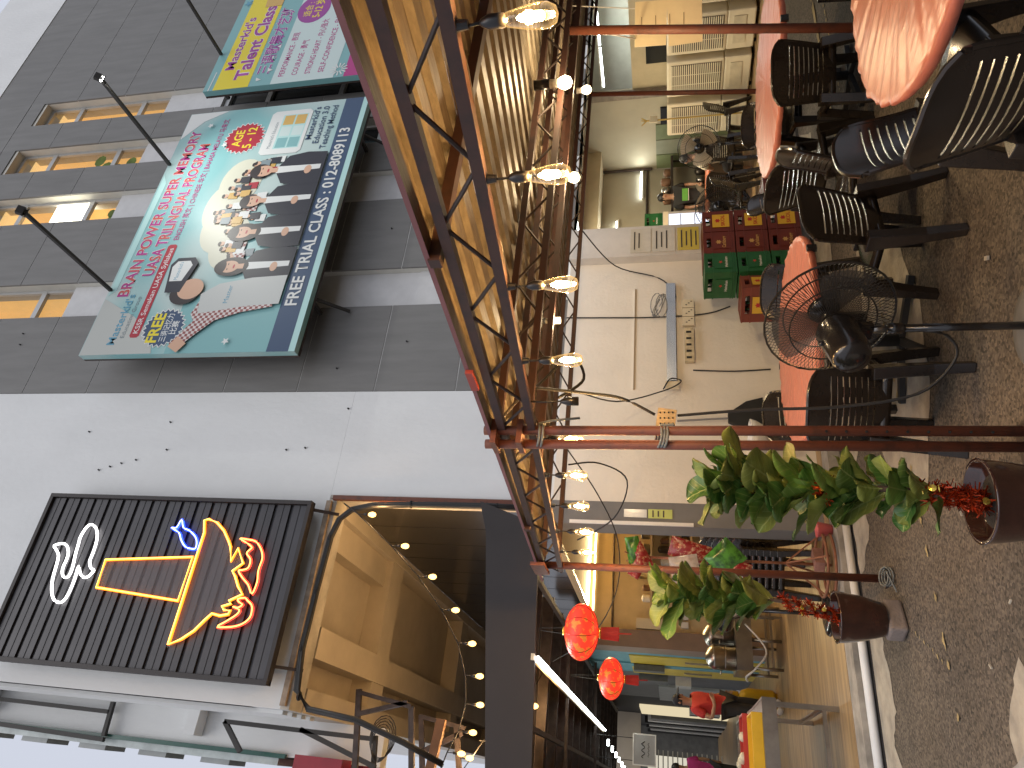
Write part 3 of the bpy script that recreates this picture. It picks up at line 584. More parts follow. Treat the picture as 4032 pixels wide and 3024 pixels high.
MB().ob((.1, 8.5, 4.22), (.9, .08, .1), 0, 0, R(6)).o('timber', mat('brown_timber', (.16, .08, .04), .7, var=.2), st_)
# dark metal awning over the passage
an = T('metal_awning', 'dark charcoal sheet metal awning over the passage mouth', 'awning', (1, 7.25, 3))
MB().prism([(-3, 2.72), (2.0, 2.98), (2.42, 3.02), (2.66, 3.68), (2.3, 3.57), (-3, 2.95)], 7.18, 7.22).o('fascia', darkfl, an)
for k in range(16):
    a = 7.3 + k * .9
    MB().quad((-4, a, 3.1), (2.1, a, 3.22), (2.1, a + .86, 3.22), (-4, a + .86, 3.1)).o('roof_sheet', darkfl, an)
    MB().box(-4, 2.1, a + .862, a + .898, 3.08, 3.26).o('seam_rib', darkst, an)
for x in (-.9, .5, 1.95): MB().bar((x, 7.4, 3.02 + .015 * x), (x, 21, 3.02 + .015 * x), .05).o('rafter', darkst, an)
for y in (10, 14): MB().bar((-1, y, 2.9), (2.1, y, 3.0), .04).o('tie_bar', darkst, an)
# black power cable bundle round the arcade opening
cb = T('cable_bundle', 'thick black tied power cables draped round the arcade opening', 'cable', (2, 7.28, 5.4))
for k in range(4):
    d = .022 * (k % 2); e = .022 * (k // 2)
    pts = [(2.62 - d, 7.26 - e, 2.95), (2.64 - d, 7.26 - e, 3.6), (2.63 - d, 7.26 - e, 4.5), (2.61 - d, 7.26 - e, 4.95), (2.55 - d, 7.26 - e, 5.2), (2.42, 7.26 - e, 5.34 - d), (2.2, 7.26 - e, 5.4 - d), (1.6, 7.26 - e, 5.42 - d), (1.0, 7.26 - e, 5.43 - d), (.6, 7.26 - e, 5.38 - d), (.45 - d, 7.26 - e, 5.2), (.4 - d, 7.3 - e, 4.7), (.25 - d, 7.4 - e, 4.2), (.1 - d, 7.5 - e, 3.8)]
    MB().tube(pts, .021, 6).o('cable', cable, cb, True)
for p in ((2.62, 3.5), (2.62, 4.5), (2.2, 5.39), (1.6, 5.41), (1.0, 5.42), (.55, 5.33)): MB().lathe([(.045, -.008), (.045, .008)], 10, (p[0], 7.25, p[1])).o('cable_tie', blackm, cb)

# ================================================================ STRING LIGHTS (arcade)
bulbg = bpy.data.materials.new('bulb_glass'); bulbg.use_nodes = True; n = bulbg.node_tree.nodes; l = bulbg.node_tree.links; n.clear()
tr_ = n.new('ShaderNodeBsdfTransparent'); tr_.inputs[0].default_value = (1, .93, .8, 1); gl_ = n.new('ShaderNodeBsdfGlossy'); gl_.inputs['Roughness'].default_value = .05
lw = n.new('ShaderNodeLayerWeight'); lw.inputs[0].default_value = .3; mx = n.new('ShaderNodeMixShader'); l.new(lw.outputs['Facing'], mx.inputs[0]); l.new(tr_.outputs[0], mx.inputs[1])
em_ = n.new('ShaderNodeEmission'); em_.inputs[0].default_value = (1, .6, .2, 1); em_.inputs[1].default_value = .55; ad = n.new('ShaderNodeAddShader'); l.new(gl_.outputs[0], ad.inputs[0]); l.new(em_.outputs[0], ad.inputs[1]); l.new(ad.outputs[0], mx.inputs[2])
ou = n.new('ShaderNodeOutputMaterial'); l.new(mx.outputs[0], ou.inputs[0])
glow = emis('bulb_filament', (1, .72, .3), 60)
globe = emis('bulb_globe_lit', (1, .76, .4), 9)
sg = T('string_light', 'string of small round warm bulbs drooping across the arcade ceiling', 'string light', (1.3, 8, 4))
pts = [(2.47, 7.2, 4.92), (2.2, 7.45, 4.56), (1.93, 7.68, 4.26), (1.63, 7.92, 4.01), (1.32, 8.14, 3.83), (1.01, 8.34, 3.75), (.73, 8.51, 3.75), (.45, 8.64, 3.83), (.23, 8.74, 3.96), (.39, 8.9, 3.64), (.2, 8.9, 3.9), (.78, 8.63, 3.15)]
cp = [(2.6, 7.22, 5.3)] + [(p[0], p[1], p[2] + .17) for p in pts[:9]] + [(.05, 8.8, 4.2)]
MB().tube(cp, .008, 5).o('cord', cable, sg, True)
MB().tube([(.05, 8.9, 3.98), (.39, 8.9, 3.76), (.78, 8.63, 3.27), (1.1, 8.4, 3.05), (1.5, 8.2, 3.3)], .006, 5).o('cord', cable, sg, True)
for p in pts:
    b = MB().lathe([(.004, -.045), (.022, -.034), (.032, -.005), (.026, .025), (.014, .045)], 12, p).o('bulb', emis('small_bulb_lit', (1, .58, .17), 3.6), sg, True)
    MB().cyl((p[0], p[1], p[2] + .045), (p[0], p[1], p[2] + .1), .018, .014).o('socket', black, b, True)
    MB().cyl((p[0], p[1], p[2] + .1), (p[0], p[1], p[2] + .17), .005).o('drop_cord', cable, b)
    lamp('bulb_light', (p[0], p[1] - .0, p[2] - .06), 12, WARM, .04)

# ================================================================ CANOPY
cn = T('canopy', 'rusty red steel truss canopy with aged corrugated roof sheets', 'canopy', (1.65, 3.36, 0))
zr = lambda y: 2.375 + .062 * y            # underside of the roof
zb = lambda y: 2.105 + .076 * y           # bottom chord of the side truss
zt = lambda y: 2.28 + .072 * y
roofm = mat('aged_roof_sheet', (.19, .15, .097), .55, metal=.15, var=.3, sc=14, st=(4, .7, 1), col2=(.09, .07, .045), lo=.3, hi=.7, bump=.08, bsc=30)
Y0, Y1 = -2.5, 6.36
def sheet(xa, n, per=.19):
    b = MB(); prof = []
    for k in range(n):
        x = xa + k * per; prof += [(x, 0), (x + .085, 0), (x + .1, .028), (x + .175, .028)]
    prof.append((xa + n * per, 0))
    ys_ = [Y0, 0, 2.1, 4.2, Y1]
    for (a, za), (c, zc) in zip(prof, prof[1:]):
        for ya, yb_ in zip(ys_, ys_[1:]):
            b.quad((a, ya, zr(ya) + za), (a, yb_, zr(yb_) + za), (c, yb_, zr(yb_) + zc), (c, ya, zr(ya) + zc))
    return b.o('roof_sheet', roofm, cn)
for k in range(16): sheet(1.61 + k * .765 - .0005 * (k % 2), 4)
MB().quad((1.608, Y0, zr(Y0) + .012), (1.608, Y1, zr(Y1) + .012), (1.608, Y1, zr(Y1) - .008), (1.608, Y0, zr(Y0) - .008)).o('edge_lip', mat('faded_red_edge', (.25, .1, .1), .7), cn)
def chord(p, q, nm='chord', w=.04, m=None): return MB().bar(p, q, w).o(nm, m or truss, cn)
# side truss along Y at X = 1.65
chord((1.65, Y0, zt(Y0)), (1.65, 6.1, zt(6.1))); chord((1.65, Y0, zb(Y0)), (1.65, 6.1, zb(6.1)))
y = -2.4; k = 0; web = darkst
while y < 6:
    a = (1.65, y, zb(y) if k % 2 else zt(y)); y2 = y + .26
    MB().cyl(a, (1.65, y2, zt(y2) if k % 2 else zb(y2)), .008, n=6).o('web_rod', web, cn); y = y2; k += 1
# cross trusses along X
def xtruss(Y, zl, zh, xa, xb, off=0):
    chord((xa, Y, zl), (xb, Y, zl)); chord((xa, Y, zh), (xb, Y, zh))
    x = xa; k = 0
    while x < xb - .2:
        MB().cyl((x, Y, zl if k % 2 else zh), (x + .24, Y, zh if k % 2 else zl), .008, n=6).o('web_rod', web, cn); x += .24; k += 1
xtruss(3.36, 2.39, 2.555, 1.70, 12); xtruss(3.9, 2.42, 2.59, 1.70, 12); xtruss(6.02, 2.59, 2.72, 1.72, 12); xtruss(.6, 2.2, 2.36, 1.70, 12)
for Y in (1.9, 4.9): chord((1.6, Y, zr(Y) - .024), (12, Y, zr(Y) - .024), 'purlin', .045)
pa = MB()
pa.box(1.62, 12, 6.2, 6.205, 2.735, 2.775).box(1.62, 12, 6.17, 6.2, 2.771, 2.776); pa.o('slotted_angle', darkst, cn)
hl = MB()
for k in range(150): hl.box(2.9 + k * .055, 2.93 + k * .055, 6.196, 6.1995, 2.745, 2.757)
ho = hl.o('angle_slots', mat('slot_light', (.7, .6, .45), .8, var=0), cn); ho['kind'] = 'stuff'
# posts
def post(p, q, r, nm='post'): return MB().cyl(p, q, r, n=14).o(nm, oxide, cn, True)
post((1.655, 3.345, 0), (1.64, 3.34, 2.62), .026); post((1.60, 3.40, 0), (1.585, 3.395, 2.62), .026)
post((1.66, 5.94, 0), (1.655, 5.98, 2.74), .031); post((4.9, 3.5, 0), (5.13, 3.38, 2.4), .034); post((7.55, 6.1, 0), (7.75, 6.02, 2.6), .03)
for z in (2.42, 2.56): MB().ob((1.62, 3.37, z), (.14, .14, .03)).o('clamp_plate', oxide, cn)
MB().ob((1.66, 5.94, .01), (.12, .12, .02)).o('base_plate', darkst, cn); MB().ob((1.62, 3.37, .01), (.2, .2, .02)).o('base_plate', darkst, cn)
MB().ob((1.6, 5.9, 2.72), (.03, .3, .12)).o('clamp_plate', oxide, cn)
for k in range(9): MB().cyl((1.633, 3.31, .9 - k * .09), (1.633, 3.317, .9 - k * .09), .006, n=8).o('bolt_hole', blackm, cn)
MB().ob((1.59, 2.72, 2.53), (.02, .14, .035), R(5)).o('roof_clip', mat('red_clip', (.35, .05, .03), .5), cn)
# ropes on the posts
rope = mat('grey_rope', (.2, .21, .2), .9, var=.2, sc=60)
def helix(name, cx, cy, z, r, turns, dz, lab, tail):
    b = MB(); pts = [(cx + r * math.cos(t * .5), cy + r * .9 * math.sin(t * .5), z + dz * t + .02 * math.sin(t * .5)) for t in range(int(turns * 12.6))] + tail
    tag(b.tube(pts, .007, 5).o(name, rope, None, True), lab, 'rope')
helix('rope', 1.63, 3.37, 1.66, .06, 3, .0012, 'grey rope wound round the double red post at the cream box', [(1.66, 3.3, 1.62)])
helix('rope', 1.63, 3.37, 2.3, .062, 2, .0015, 'grey rope tied near the top of the double red post', [(1.68, 3.3, 2.25), (1.69, 3.29, 2.1)])
helix('rope', 1.64, 5.8, .02, .07, 3, .0015, 'loose coil of grey rope on the ground at the thin red post foot', [(1.5, 5.7, .02)])

# edison bulb string on the side truss
def edison(parent, p, watt, s=1, dropz=None):
    x, y, z = p
    prof = [(.004, -.075), (.02, -.07), (.031, -.05), (.0325, -.03), (.029, .0), (.02, .045), (.014, .065)]
    b = MB().lathe([(r * s, q * s) for r, q in prof], 16, p).o('bulb', bulbg, parent, True)
    MB().lathe([(.004, -.042), (.012, -.035), (.0135, -.01), (.009, .02), (.003, .03)], 10, p).o('filament', glow, b, True)
    MB().lathe([(.017, .06), (.019, .075), (.019, .1), (.01, .12), (.005, .125)], 12, p).o('socket', black, b, True)
    if dropz: MB().tube([(x, y, z + .12), (x + .004, y + .006, z + .12 + (dropz - z - .12) * .5), (x, y, dropz)], .0045, 5).o('drop_cord', cable, b, True); MB().cyl((x, y, dropz - .03), (x, y, dropz), .012, .016).o('cord_gland', black, b)
    lamp('bulb_light', (x, y, z - .0), watt, WARM, .02)
    return b
es_ = T('string_light', 'row of clear filament bulbs hanging on black cords from the canopy edge truss', 'string light', (1.65, 3.3, 2.1))
EP = [(1.04, 1.98), (1.56, 2.01), (2.11, 2.05), (2.65, 2.09), (3.46, 2.17), (3.97, 2.2), (4.5, 2.24), (5.04, 2.26), (5.55, 2.29)]
WB = 34
for y, z in EP: edison(es_, (1.65, y, z), WB, dropz=zb(y) - .02)
MB().tube([(1.675, y, zb(y) - .005 + .012 * math.sin(y * 9)) for y in [-.5 + .12 * k for k in range(54)]], .007, 5).o('cord', cable, es_, True)
sk = MB().lathe([(.022, -.05), (.022, .0), (.012, .03), (.005, .04)], 12, (1.66, 3.05, 2.13)).o('empty_socket', black, es_, True)
MB().tube([(1.66, 3.05, 2.17), (1.662, 3.06, 2.25), (1.66, 3.05, 2.33)], .0045, 5).o('drop_cord', cable, es_, True)
# white globe bulbs on the cross trusses
def globe_lamp(p, r, watt, lab, cflm=False):
    t = T('light_bulb', lab, 'light bulb', p, group='plain bulbs under the canopy')
    if cflm: MB().cyl((p[0], p[1], p[2] - .035), (p[0], p[1], p[2] + .035), .022, n=12).o('glass', globe, t, True)
    else: MB().lathe([(.004, -r), (r * .7, -r * .72), (r, 0), (r * .8, r * .6), (r * .5, r * 1.1)], 16, p).o('glass', globe, t, True)
    MB().cyl((p[0], p[1], p[2] + r * 1.0), (p[0], p[1], p[2] + r * 2.2), r * .55, r * .62, 12).o('collar', pvc, t, True)
    MB().cyl((p[0], p[1], p[2] + r * 2.2), (p[0], p[1], p[2] + r * 4.4), r * .7, r * .7, 12).o('holder', black, t, True)
    lamp('bulb_light', (p[0], p[1], p[2] - r - .03), watt, (1, .74, .42), .05)
globe_lamp((4.27, 3.2, 2.33), .05, 34, 'large white globe bulb hanging from the cross truss at right'); globe_lamp((5.8, 4.45, 2.38), .045, 32, 'smaller white globe bulb behind the large one near the right post')
globe_lamp((4.15, 3.97, 2.35), .045, 32, 'white bulb just below the second large filament bulb'); globe_lamp((2.78, 3.95, 2.4), .03, 10, 'stubby cylindrical lit bulb under the middle truss', True)

# ================================================================ WALL FITTINGS
W = BY - .004
tr = T('cable_trunking', 'shiny aluminium trunking on the white wall with a looped grey cord', 'trunking', (4.9, W, 1.6))
MB().box(4.2, 5.66, W - .05, W - .002, 1.55, 1.66).o('trunking', mat('foil_metal', (.75, .76, .74), .25, metal=1, var=.05), tr)
MB().box(4.12, 4.22, W - .07, W - .052, 1.52, 1.68).o('end_flap', cream, tr)
cc = MB()
for k in range(4): cc.tube([(5.3 + .17 * math.cos(t * .5 + k), W - .07 - .01 * k, 1.72 + .07 * math.sin(t * .5) + .02 * k) for t in range(13)], .006, 5)
cc.o('looped_cord', mat('grey_cord', (.25, .25, .24), .6), tr, True)
so_ = T('wall_socket', 'row of yellowed three-pin wall sockets below the aluminium trunking', 'socket', (5.2, W, 1.4))
for k in range(3): MB().box(5.02 + k * .13, 5.14 + k * .13, W - .045, W - .001, 1.33, 1.47).o('socket_plate', cream, so_); [MB().box(5.055 + k * .13 + dx, 5.067 + k * .13 + dx, W - .047, W - .0455, 1.41 - abs(dx) * 1.2, 1.43 - abs(dx) * 1.2).o('pin_hole', blackm, so_) for dx in (0, .025, .05)]
ex = T('extension_strip', 'dirty cream multi-way extension strip on the wall left of the sockets', 'extension strip', (4.75, W, 1.4))
MB().box(4.5, 4.98, W - .05, W - .001, 1.34, 1.45).o('body', mat('dirty_cream', (.5, .42, .27), .6, var=.3, sc=14), ex)
for k in range(5): MB().box(4.54 + k * .09, 4.57 + k * .09, W - .052, W - .0505, 1.37, 1.43).o('outlet', blackm, ex)
pb = T('socket_box', 'cream perforated socket box hanging tied to the double red post', 'socket box', (1.78, 3.55, 1.66))
MB().ob((1.80, 3.52, 1.66), (.11, .05, .1), R(-12), 0, R(8)).o('box', mat('cream_box', (.6, .46, .26), .6, var=.12, sc=20), pb)
for k in range(12): MB().ob((1.765 + .03 * (k % 3), 3.496 + .0 - .0064 * (k % 3), 1.625 + .022 * (k // 3)), (.008, .003, .008), R(-12)).o('hole', blackm, pb)
def wire(pts, lab, r=.008, m=None, cat='cable'):
    # smooth through the points
    P_ = [V(p) for p in pts]; out = []
    for i in range(len(P_) - 1):
        p0 = P_[max(i - 1, 0)]; p1 = P_[i]; p2 = P_[i + 1]; p3 = P_[min(i + 2, len(P_) - 1)]
        for t in range(6):
            t /= 6; out.append(.5 * ((2 * p1) + (p2 - p0) * t + (2 * p0 - 5 * p1 + 4 * p2 - p3) * t * t + (3 * p1 - p0 - 3 * p2 + p3) * t ** 3))
    out.append(P_[-1]); return tag(MB().tube(out, r, 6).o('cable', m or cable, None, True), lab, cat)
wire([(5.55, 6.1, 2.6), (5.9, 7.2, 2.3), (5.75, 7.3, 1.75), (5.5, W - .02, 1.55), (5.35, W - .02, 1.6)], 'thin dark cable curving down the wall beside the pilaster')
wire([(5.2, W - .012, 2.9), (5.18, W - .012, 2.3), (5.17, W - .012, 1.8), (5.2, W - .012, 1.2), (5.3, W - .012, .9)], 'straight black cable running down the wall to the crates')
wire([(3.4, 6.0, 2.58), (3.75, 6.9, 2.2), (4.05, 7.2, 1.7), (4.2, 7.25, 1.5), (4.25, 7.27, 1.62), (4.1, 7.25, 1.7)], 'black cable sagging from the truss to the trunking end')
wire([(1.95, 3.42, 2.4), (1.93, 3.45, 2.1), (1.9, 3.46, 1.9), (1.82, 3.5, 1.72)], 'black cable hanging from the truss into the cream socket box', .009)
wire([(1.83, 3.53, 1.6), (1.85, 3.5, 1.2), (1.84, 3.45, .8), (1.86, 3.35, .45), (1.98, 3.22, .3), (2.05, 3.12, .36), (2.05, 3.06, .55), (2.04, 3.02, .75)], 'black fan cord hanging from the socket box in a low loop', .008)
wire([(2.6, 6.0, 2.55), (2.75, 6.3, 2.3), (2.7, 6.6, 2.05), (2.45, 7, 2.2), (2.3, 7.3, 2.6)], 'thick black cable looping below the left end of the rear truss')
wire([(2.7, 5.9, 2.55), (2.45, 6.4, 2.3), (2.2, 7, 2.15), (1.85, 7.6, 2.2), (1.5, 8.2, 2.5), (1.3, 8.8, 3)], 'thin black cable sagging past the red lanterns', .006)
wire([(4.4, W - .012, 1.36), (4.38, W - .012, .9), (4.4, W - .012, .5)], 'short black cable dropping from the wall sockets behind the table', .008)
wire([(1.9, 3.42, 2.42), (2.05, 3.5, 2.35), (2.2, 3.5, 2.2), (2.05, 3.5, 2.12), (1.9, 3.45, 2.25)], 'bunched loop of black cable beside the truss end', .009)
br_ = T('broom', 'dark bristled broom hanging upside up on the wall behind the table', 'broom', (3.75, W - .05, .9))
MB().cyl((3.72, W - .04, 1.55), (3.75, W - .05, .98), .012).o('handle', mat('grey_handle', (.2, .2, .2), .4), br_)
MB().prism([(3.7, 1.0), (3.8, 1.0), (3.95, .8), (4.0, .62), (3.55, .62), (3.6, .8)], W - .075, W - .02).o('bristles', blackm, br_)
sn = T('wash_basin', 'white wall-hung wash basin half hidden by the front plant', 'basin', (3.4, W, .76))
bs = MB().lathe([(.05, -.2), (.16, -.16), (.22, -.06), (.24, 0), (.22, .005), (.19, -.05), (.05, -.12)], 24, (3.4, W - .2, .8)).o('bowl', mat('ceramic', (.75, .73, .68), .15, var=.02), sn, True)
MB().cyl((3.4, W - .2, .6), (3.4, W - .2, .35), .03, n=12).o('drain_trap', pvc, sn, True); MB().tube([(3.38, W - .03, .95), (3.38, W - .1, .96), (3.38, W - .14, .93)], .012).o('tap', steel, sn, True); MB().ob((3.34, W - .05, .97), (.1, .03, .02)).o('tap_handle', steel, sn)
# notices
def notice(name, x, z, w, h, m, lab, Y, lines, ry=0):
    t = T(name, lab, 'notice', (x, Y, z))
    MB().ob((x, Y, z), (w, .004, h), 0, 0, ry).o('sheet', m, t)
    for k in range(lines): MB().ob((x, Y - .004, z + h * .3 - k * h * .22), (w * (.75 - .12 * (k % 2)), .001, h * .06), 0, 0, ry).o('text_line', mat('ink', (.06, .05, .04), .7, var=0), t)
    return t
lam = mat('laminated_paper', (.6, .55, .44), .15, var=.08, coat=.6); lamy = mat('laminated_yellow', (.6, .47, .06), .15, var=.08, coat=.6)
notice('notice', 6.3, 1.98, .4, .26, lam, 'topmost clear laminated notice on the pilaster above the crates', BY - .147, 2)
notice('notice', 6.3, 1.69, .4, .29, lam, 'middle pale laminated notice on the pilaster above the crates', BY - .147, 3)
notice('notice', 6.3, 1.38, .38, .27, lamy, 'yellow laminated notice on the pilaster just above the crates', BY - .147, 4)
notice('notice', 2.63, 2.0, .09, .24, mat('clear_sleeve', (.45, .45, .46), .15, var=.1), 'empty clear plastic sleeve on the dark grey pillar', BY - .01, 0)
notice('notice', 2.63, 1.74, .1, .25, mat('lime_paper', (.45, .5, .12), .3, var=.1), 'lime green paper notice on the dark grey pillar', BY - .01, 3)
tag(MB().box(2.5, 2.535, BY - .03, BY - .005, 1.4, 2.7).o('corner_trim', pvc), 'white plastic corner strip on the edge of the dark grey pillar', 'trim')
# menu boards hung on a cord
mb = T('menu_board', 'two cream menu sheets hung together beside the right red post', 'menu board', (6.9, 4.6, 1.5))
mp = mat('menu_paper', (.78, .66, .42), .35, var=.06, sc=3)
MB().ob((6.9, 4.58, 1.79), (.42, .01, .32), R(-48), 0, R(2)).o('menu_sheet', mp, mb); MB().ob((6.9, 4.58, 1.45), (.45, .01, .34), R(-48), 0, R(-2)).o('menu_sheet', mp, mb)
for k in range(4): MB().ob((6.893, 4.573, 1.88 - .14 * k), (.14, .001, .006), R(-48)).o('text_line', mat('ink_brown', (.2, .12, .05), .7, var=0), mb)
MB().tube([(6.8, 4.66, 1.95), (5.2, 3.4, 2.38)], .006).o('cord', pvc, mb); MB().tube([(7.0, 4.46, 1.95), (7.1, 4.4, 2.65)], .006).o('cord', pvc, mb)

# ================================================================ CRATES
def crate(loc, rz, col, brand, lab, brandm, plate=None):
    t = T('beer_crate', lab, 'crate', loc, rz, 'stacked beer crates by the pilaster')
    w, d, h = .32, .42, .36; m = mat('crate_' + col, {'red': (.13, .022, .01), 'green': (.012, .1, .025), 'rust': (.19, .04, .016)}[col], .42, var=.1, sc=6)
    b = MB(); e = .022
    for sx in (-1, 1):
        b.ob((sx * (w / 2 - e / 2), 0, h / 2 - .045), (e, d, h - .09)).ob((sx * (w / 2 - e / 2), 0, h - .02), (e, d, .04))
        for y in (-.16, .16): b.ob((sx * (w / 2 - e / 2), y * 1.0, h - .065), (e * .98, .1, .05))
    for sy in (-1, 1):
        b.ob((0, sy * (d / 2 - e / 2), h / 2 - .045), (w - 2 * e, e, h - .09)).ob((0, sy * (d / 2 - e / 2), h - .02), (w - 2 * e, e, .04))
        for x_ in (-.105, .105): b.ob((x_, sy * (d / 2 - e / 2), h - .065), (.066, e * .98, .05))
    b.ob((0, 0, .012), (w - 2 * e, d - 2 * e, .02)); b.o('body', m, t, w=False)
    rb = MB()
    for z in (.035, .06, .26, h - .012): rb.ob((0, 0, z), (w + .012, d + .012, .012))
    rb.o('ribs', m, t, w=False)
    for x_, y_ in ((-.09, -.1), (0, -.12), (.09, -.1), (-.09, .08), (0, .1), (.09, .08), (-.1, -.0), (.1, 0)):
        MB().lathe([(.03, .03), (.03, .2), (.013, .26), (.013, .32)], 8, (x_, y_, 0)).o('bottle', mat('bottle_glass', (.01, .035, .012), .12, var=0), t, True, w=False)
    for k, (ang, dd, ww) in enumerate(((0, d, w), (-90, w, d))):
        g_ = bpy.data.objects.new('label_plate', MB().quad((-.1, -dd / 2 - .008, .05), (.1, -dd / 2 - .008, .05), (.1, -dd / 2 - .008, .245), (-.1, -dd / 2 - .008, .245)).mesh('label_plate')); C.objects.link(g_); g_.data.materials.append(plate or m); g_.parent = t; g_.rotation_euler = (0, 0, R(ang))
        text(brand, 0, .105, .042 if brand != 'Heineken' else .03, brandm, g_, -dd / 2 - .0105, w=.17, bold=.02, align='CENTER', w_=False)
        if brand != 'Heineken': fl = MB().quad(*[(x, -dd / 2 - .01, z) for x, z in burst(0, .185, .035, 6, .6)]).o('emblem', brandm, g_, w=False)
        else: MB().quad(*[(x, -dd / 2 - .01, z) for x, z in burst(0, .18, .025, 5, .42)]).o('emblem', mat('heineken_star', (.5, .04, .03), .5), g_, w=False)
    return t
yp = mat('skol_plate', (.68, .42, .03), .4, var=.05); rl = mat('skol_red', (.45, .02, .02), .5, var=0); gl = mat('gold_print', (.5, .3, .1), .5, var=0); wl = mat('white_print', (.65, .65, .6), .5, var=0)
names = ['bottom', 'middle', 'topmost']
for k in range(3):
    crate((6.12, 6.93, .121 + k * .372), 0, 'red', 'SKOL', '%s brown-red crate with yellow label in the stack under the yellow notice' % names[k], rl, yp)
    crate((5.78, 6.92, .121 + k * .372), 0, 'red', 'Carlsberg', '%s brown-red crate with gold lettering, second stack from the pilaster' % names[k], gl)
    crate((5.4, 6.86, .121 + k * .372), R(8), 'green', 'Heineken', '%s green crate in the stack between the red crates' % names[k], wl)
for k in range(2): crate((4.95, 6.72, .121 + k * .372), R(28), 'rust', 'SKOL', '%s of the two turned red crates with yellow labels at the left end' % ('lower', 'upper')[k], rl, yp)
crate((6.75, 6.95, .121), R(-4), 'red', 'Carlsberg', 'single dark red crate on the floor right of the stacks', gl)

# ================================================================ TABLES
pink = mat('pink_plastic_sheet', (.56, .19, .135), .34, var=.06, sc=4, bump=.45, bsc=9, st=(1.6, .5, 1), spec=.35)
n, l, b_ = nodes(pink); b_.inputs['Subsurface Weight'].default_value = .0
def table(loc, r, rz, lab, clab):
    t = T('round_table', lab, 'table', loc, rz, 'round tables under the canopy')
    MB().lathe([(r - .03, .715), (r - .01, .72), (r - .01, .745), (r - .03, .75)], 40).o('table_top', mat('table_edge', (.03, .025, .022), .5), t, w=False)
    MB().cyl((0, 0, .04), (0, 0, .715), .04, n=14).o('pedestal', blackm, t, True, w=False)
    for k in range(4):
        a = R(45 + 90 * k); MB().bar((0, 0, .06), (.45 * math.cos(a), .45 * math.sin(a), .025), .05, .04).o('foot', blackm, t, w=False)
    # thin plastic cover, gathered at the rim
    b = MB(); n_ = 180; rings = []
    rg = random.Random(int(loc[0] * 100))
    ph = [rg.uniform(0, 6) for _ in range(4)]
    for j, (rad, zz_) in enumerate([(0, .756)] + [(r * q, .756) for q in (.2, .4, .6, .75, .88, .96, 1.0)] + [(r * 1.01, .75), (r * 1.01, .735), (r * .995, .715)]):
        i = len(b.v); rings.append(i)
        for k in range(n_):
            a = 2 * math.pi * k / n_
            wr = .6 * math.sin(23 * a + ph[0] + 3 * rad) + .7 * math.sin(41 * a + ph[1] - 4 * rad) + .6 * math.sin(7 * a + ph[2] - 5 * rad) + .5 * math.sin(67 * a + ph[3])
            q = rad / r
            hem = (.5 + .5 * math.sin(5 * a + ph[3])) * (1 if j > 8 else 0)
            b.v.append(((rad + .006 * wr * (q > .9)) * math.cos(a), (rad + .006 * wr * (q > .9)) * math.sin(a), zz_ + .0028 * wr * min(1, q * 1.3) - .012 * hem))
    for a_, c_ in zip(rings, rings[1:]): b.loft(a_, c_, n_)
    o = b.o('tablecloth', pink, None, True); o.location = loc; o.rotation_euler = (0, 0, rz); tag(o, clab, 'tablecloth', 'pink plastic table covers')
    for k in range(3):
        a = R(200 + 70 * k) + rz; c = MB().ob((0, 0, 0), (.05, .03, .06)).o('table_clip', black); c.location = (loc[0] + r * 1.02 * math.cos(a), loc[1] + r * 1.02 * math.sin(a), loc[2] + .725); c.rotation_euler = (0, 0, a + R(90))
        tag(c, 'black clip, %s of three, on the rim of the %s' % (('first', 'second', 'third')[k], 'near salmon table' if loc[1] < 2 else 'right-hand pink table' if loc[0] > 4 else 'middle pink table'), 'clip', 'cover clips')
    return t
table((3.12, 1.6, 0), .80, .2, 'round table nearest the camera, cut by the frame edge', 'salmon pink plastic cover on the nearest table, lit brightly')
table((5.72, 4.5, 0), .82, .9, 'round table between the right red posts', 'pink plastic cover on the table between the right posts')
table((2.95, 4.55, 0), .74, 1.6, 'round table in front of the white wall beside the pedestal fan', 'pink plastic cover on the table behind the pedestal fan')

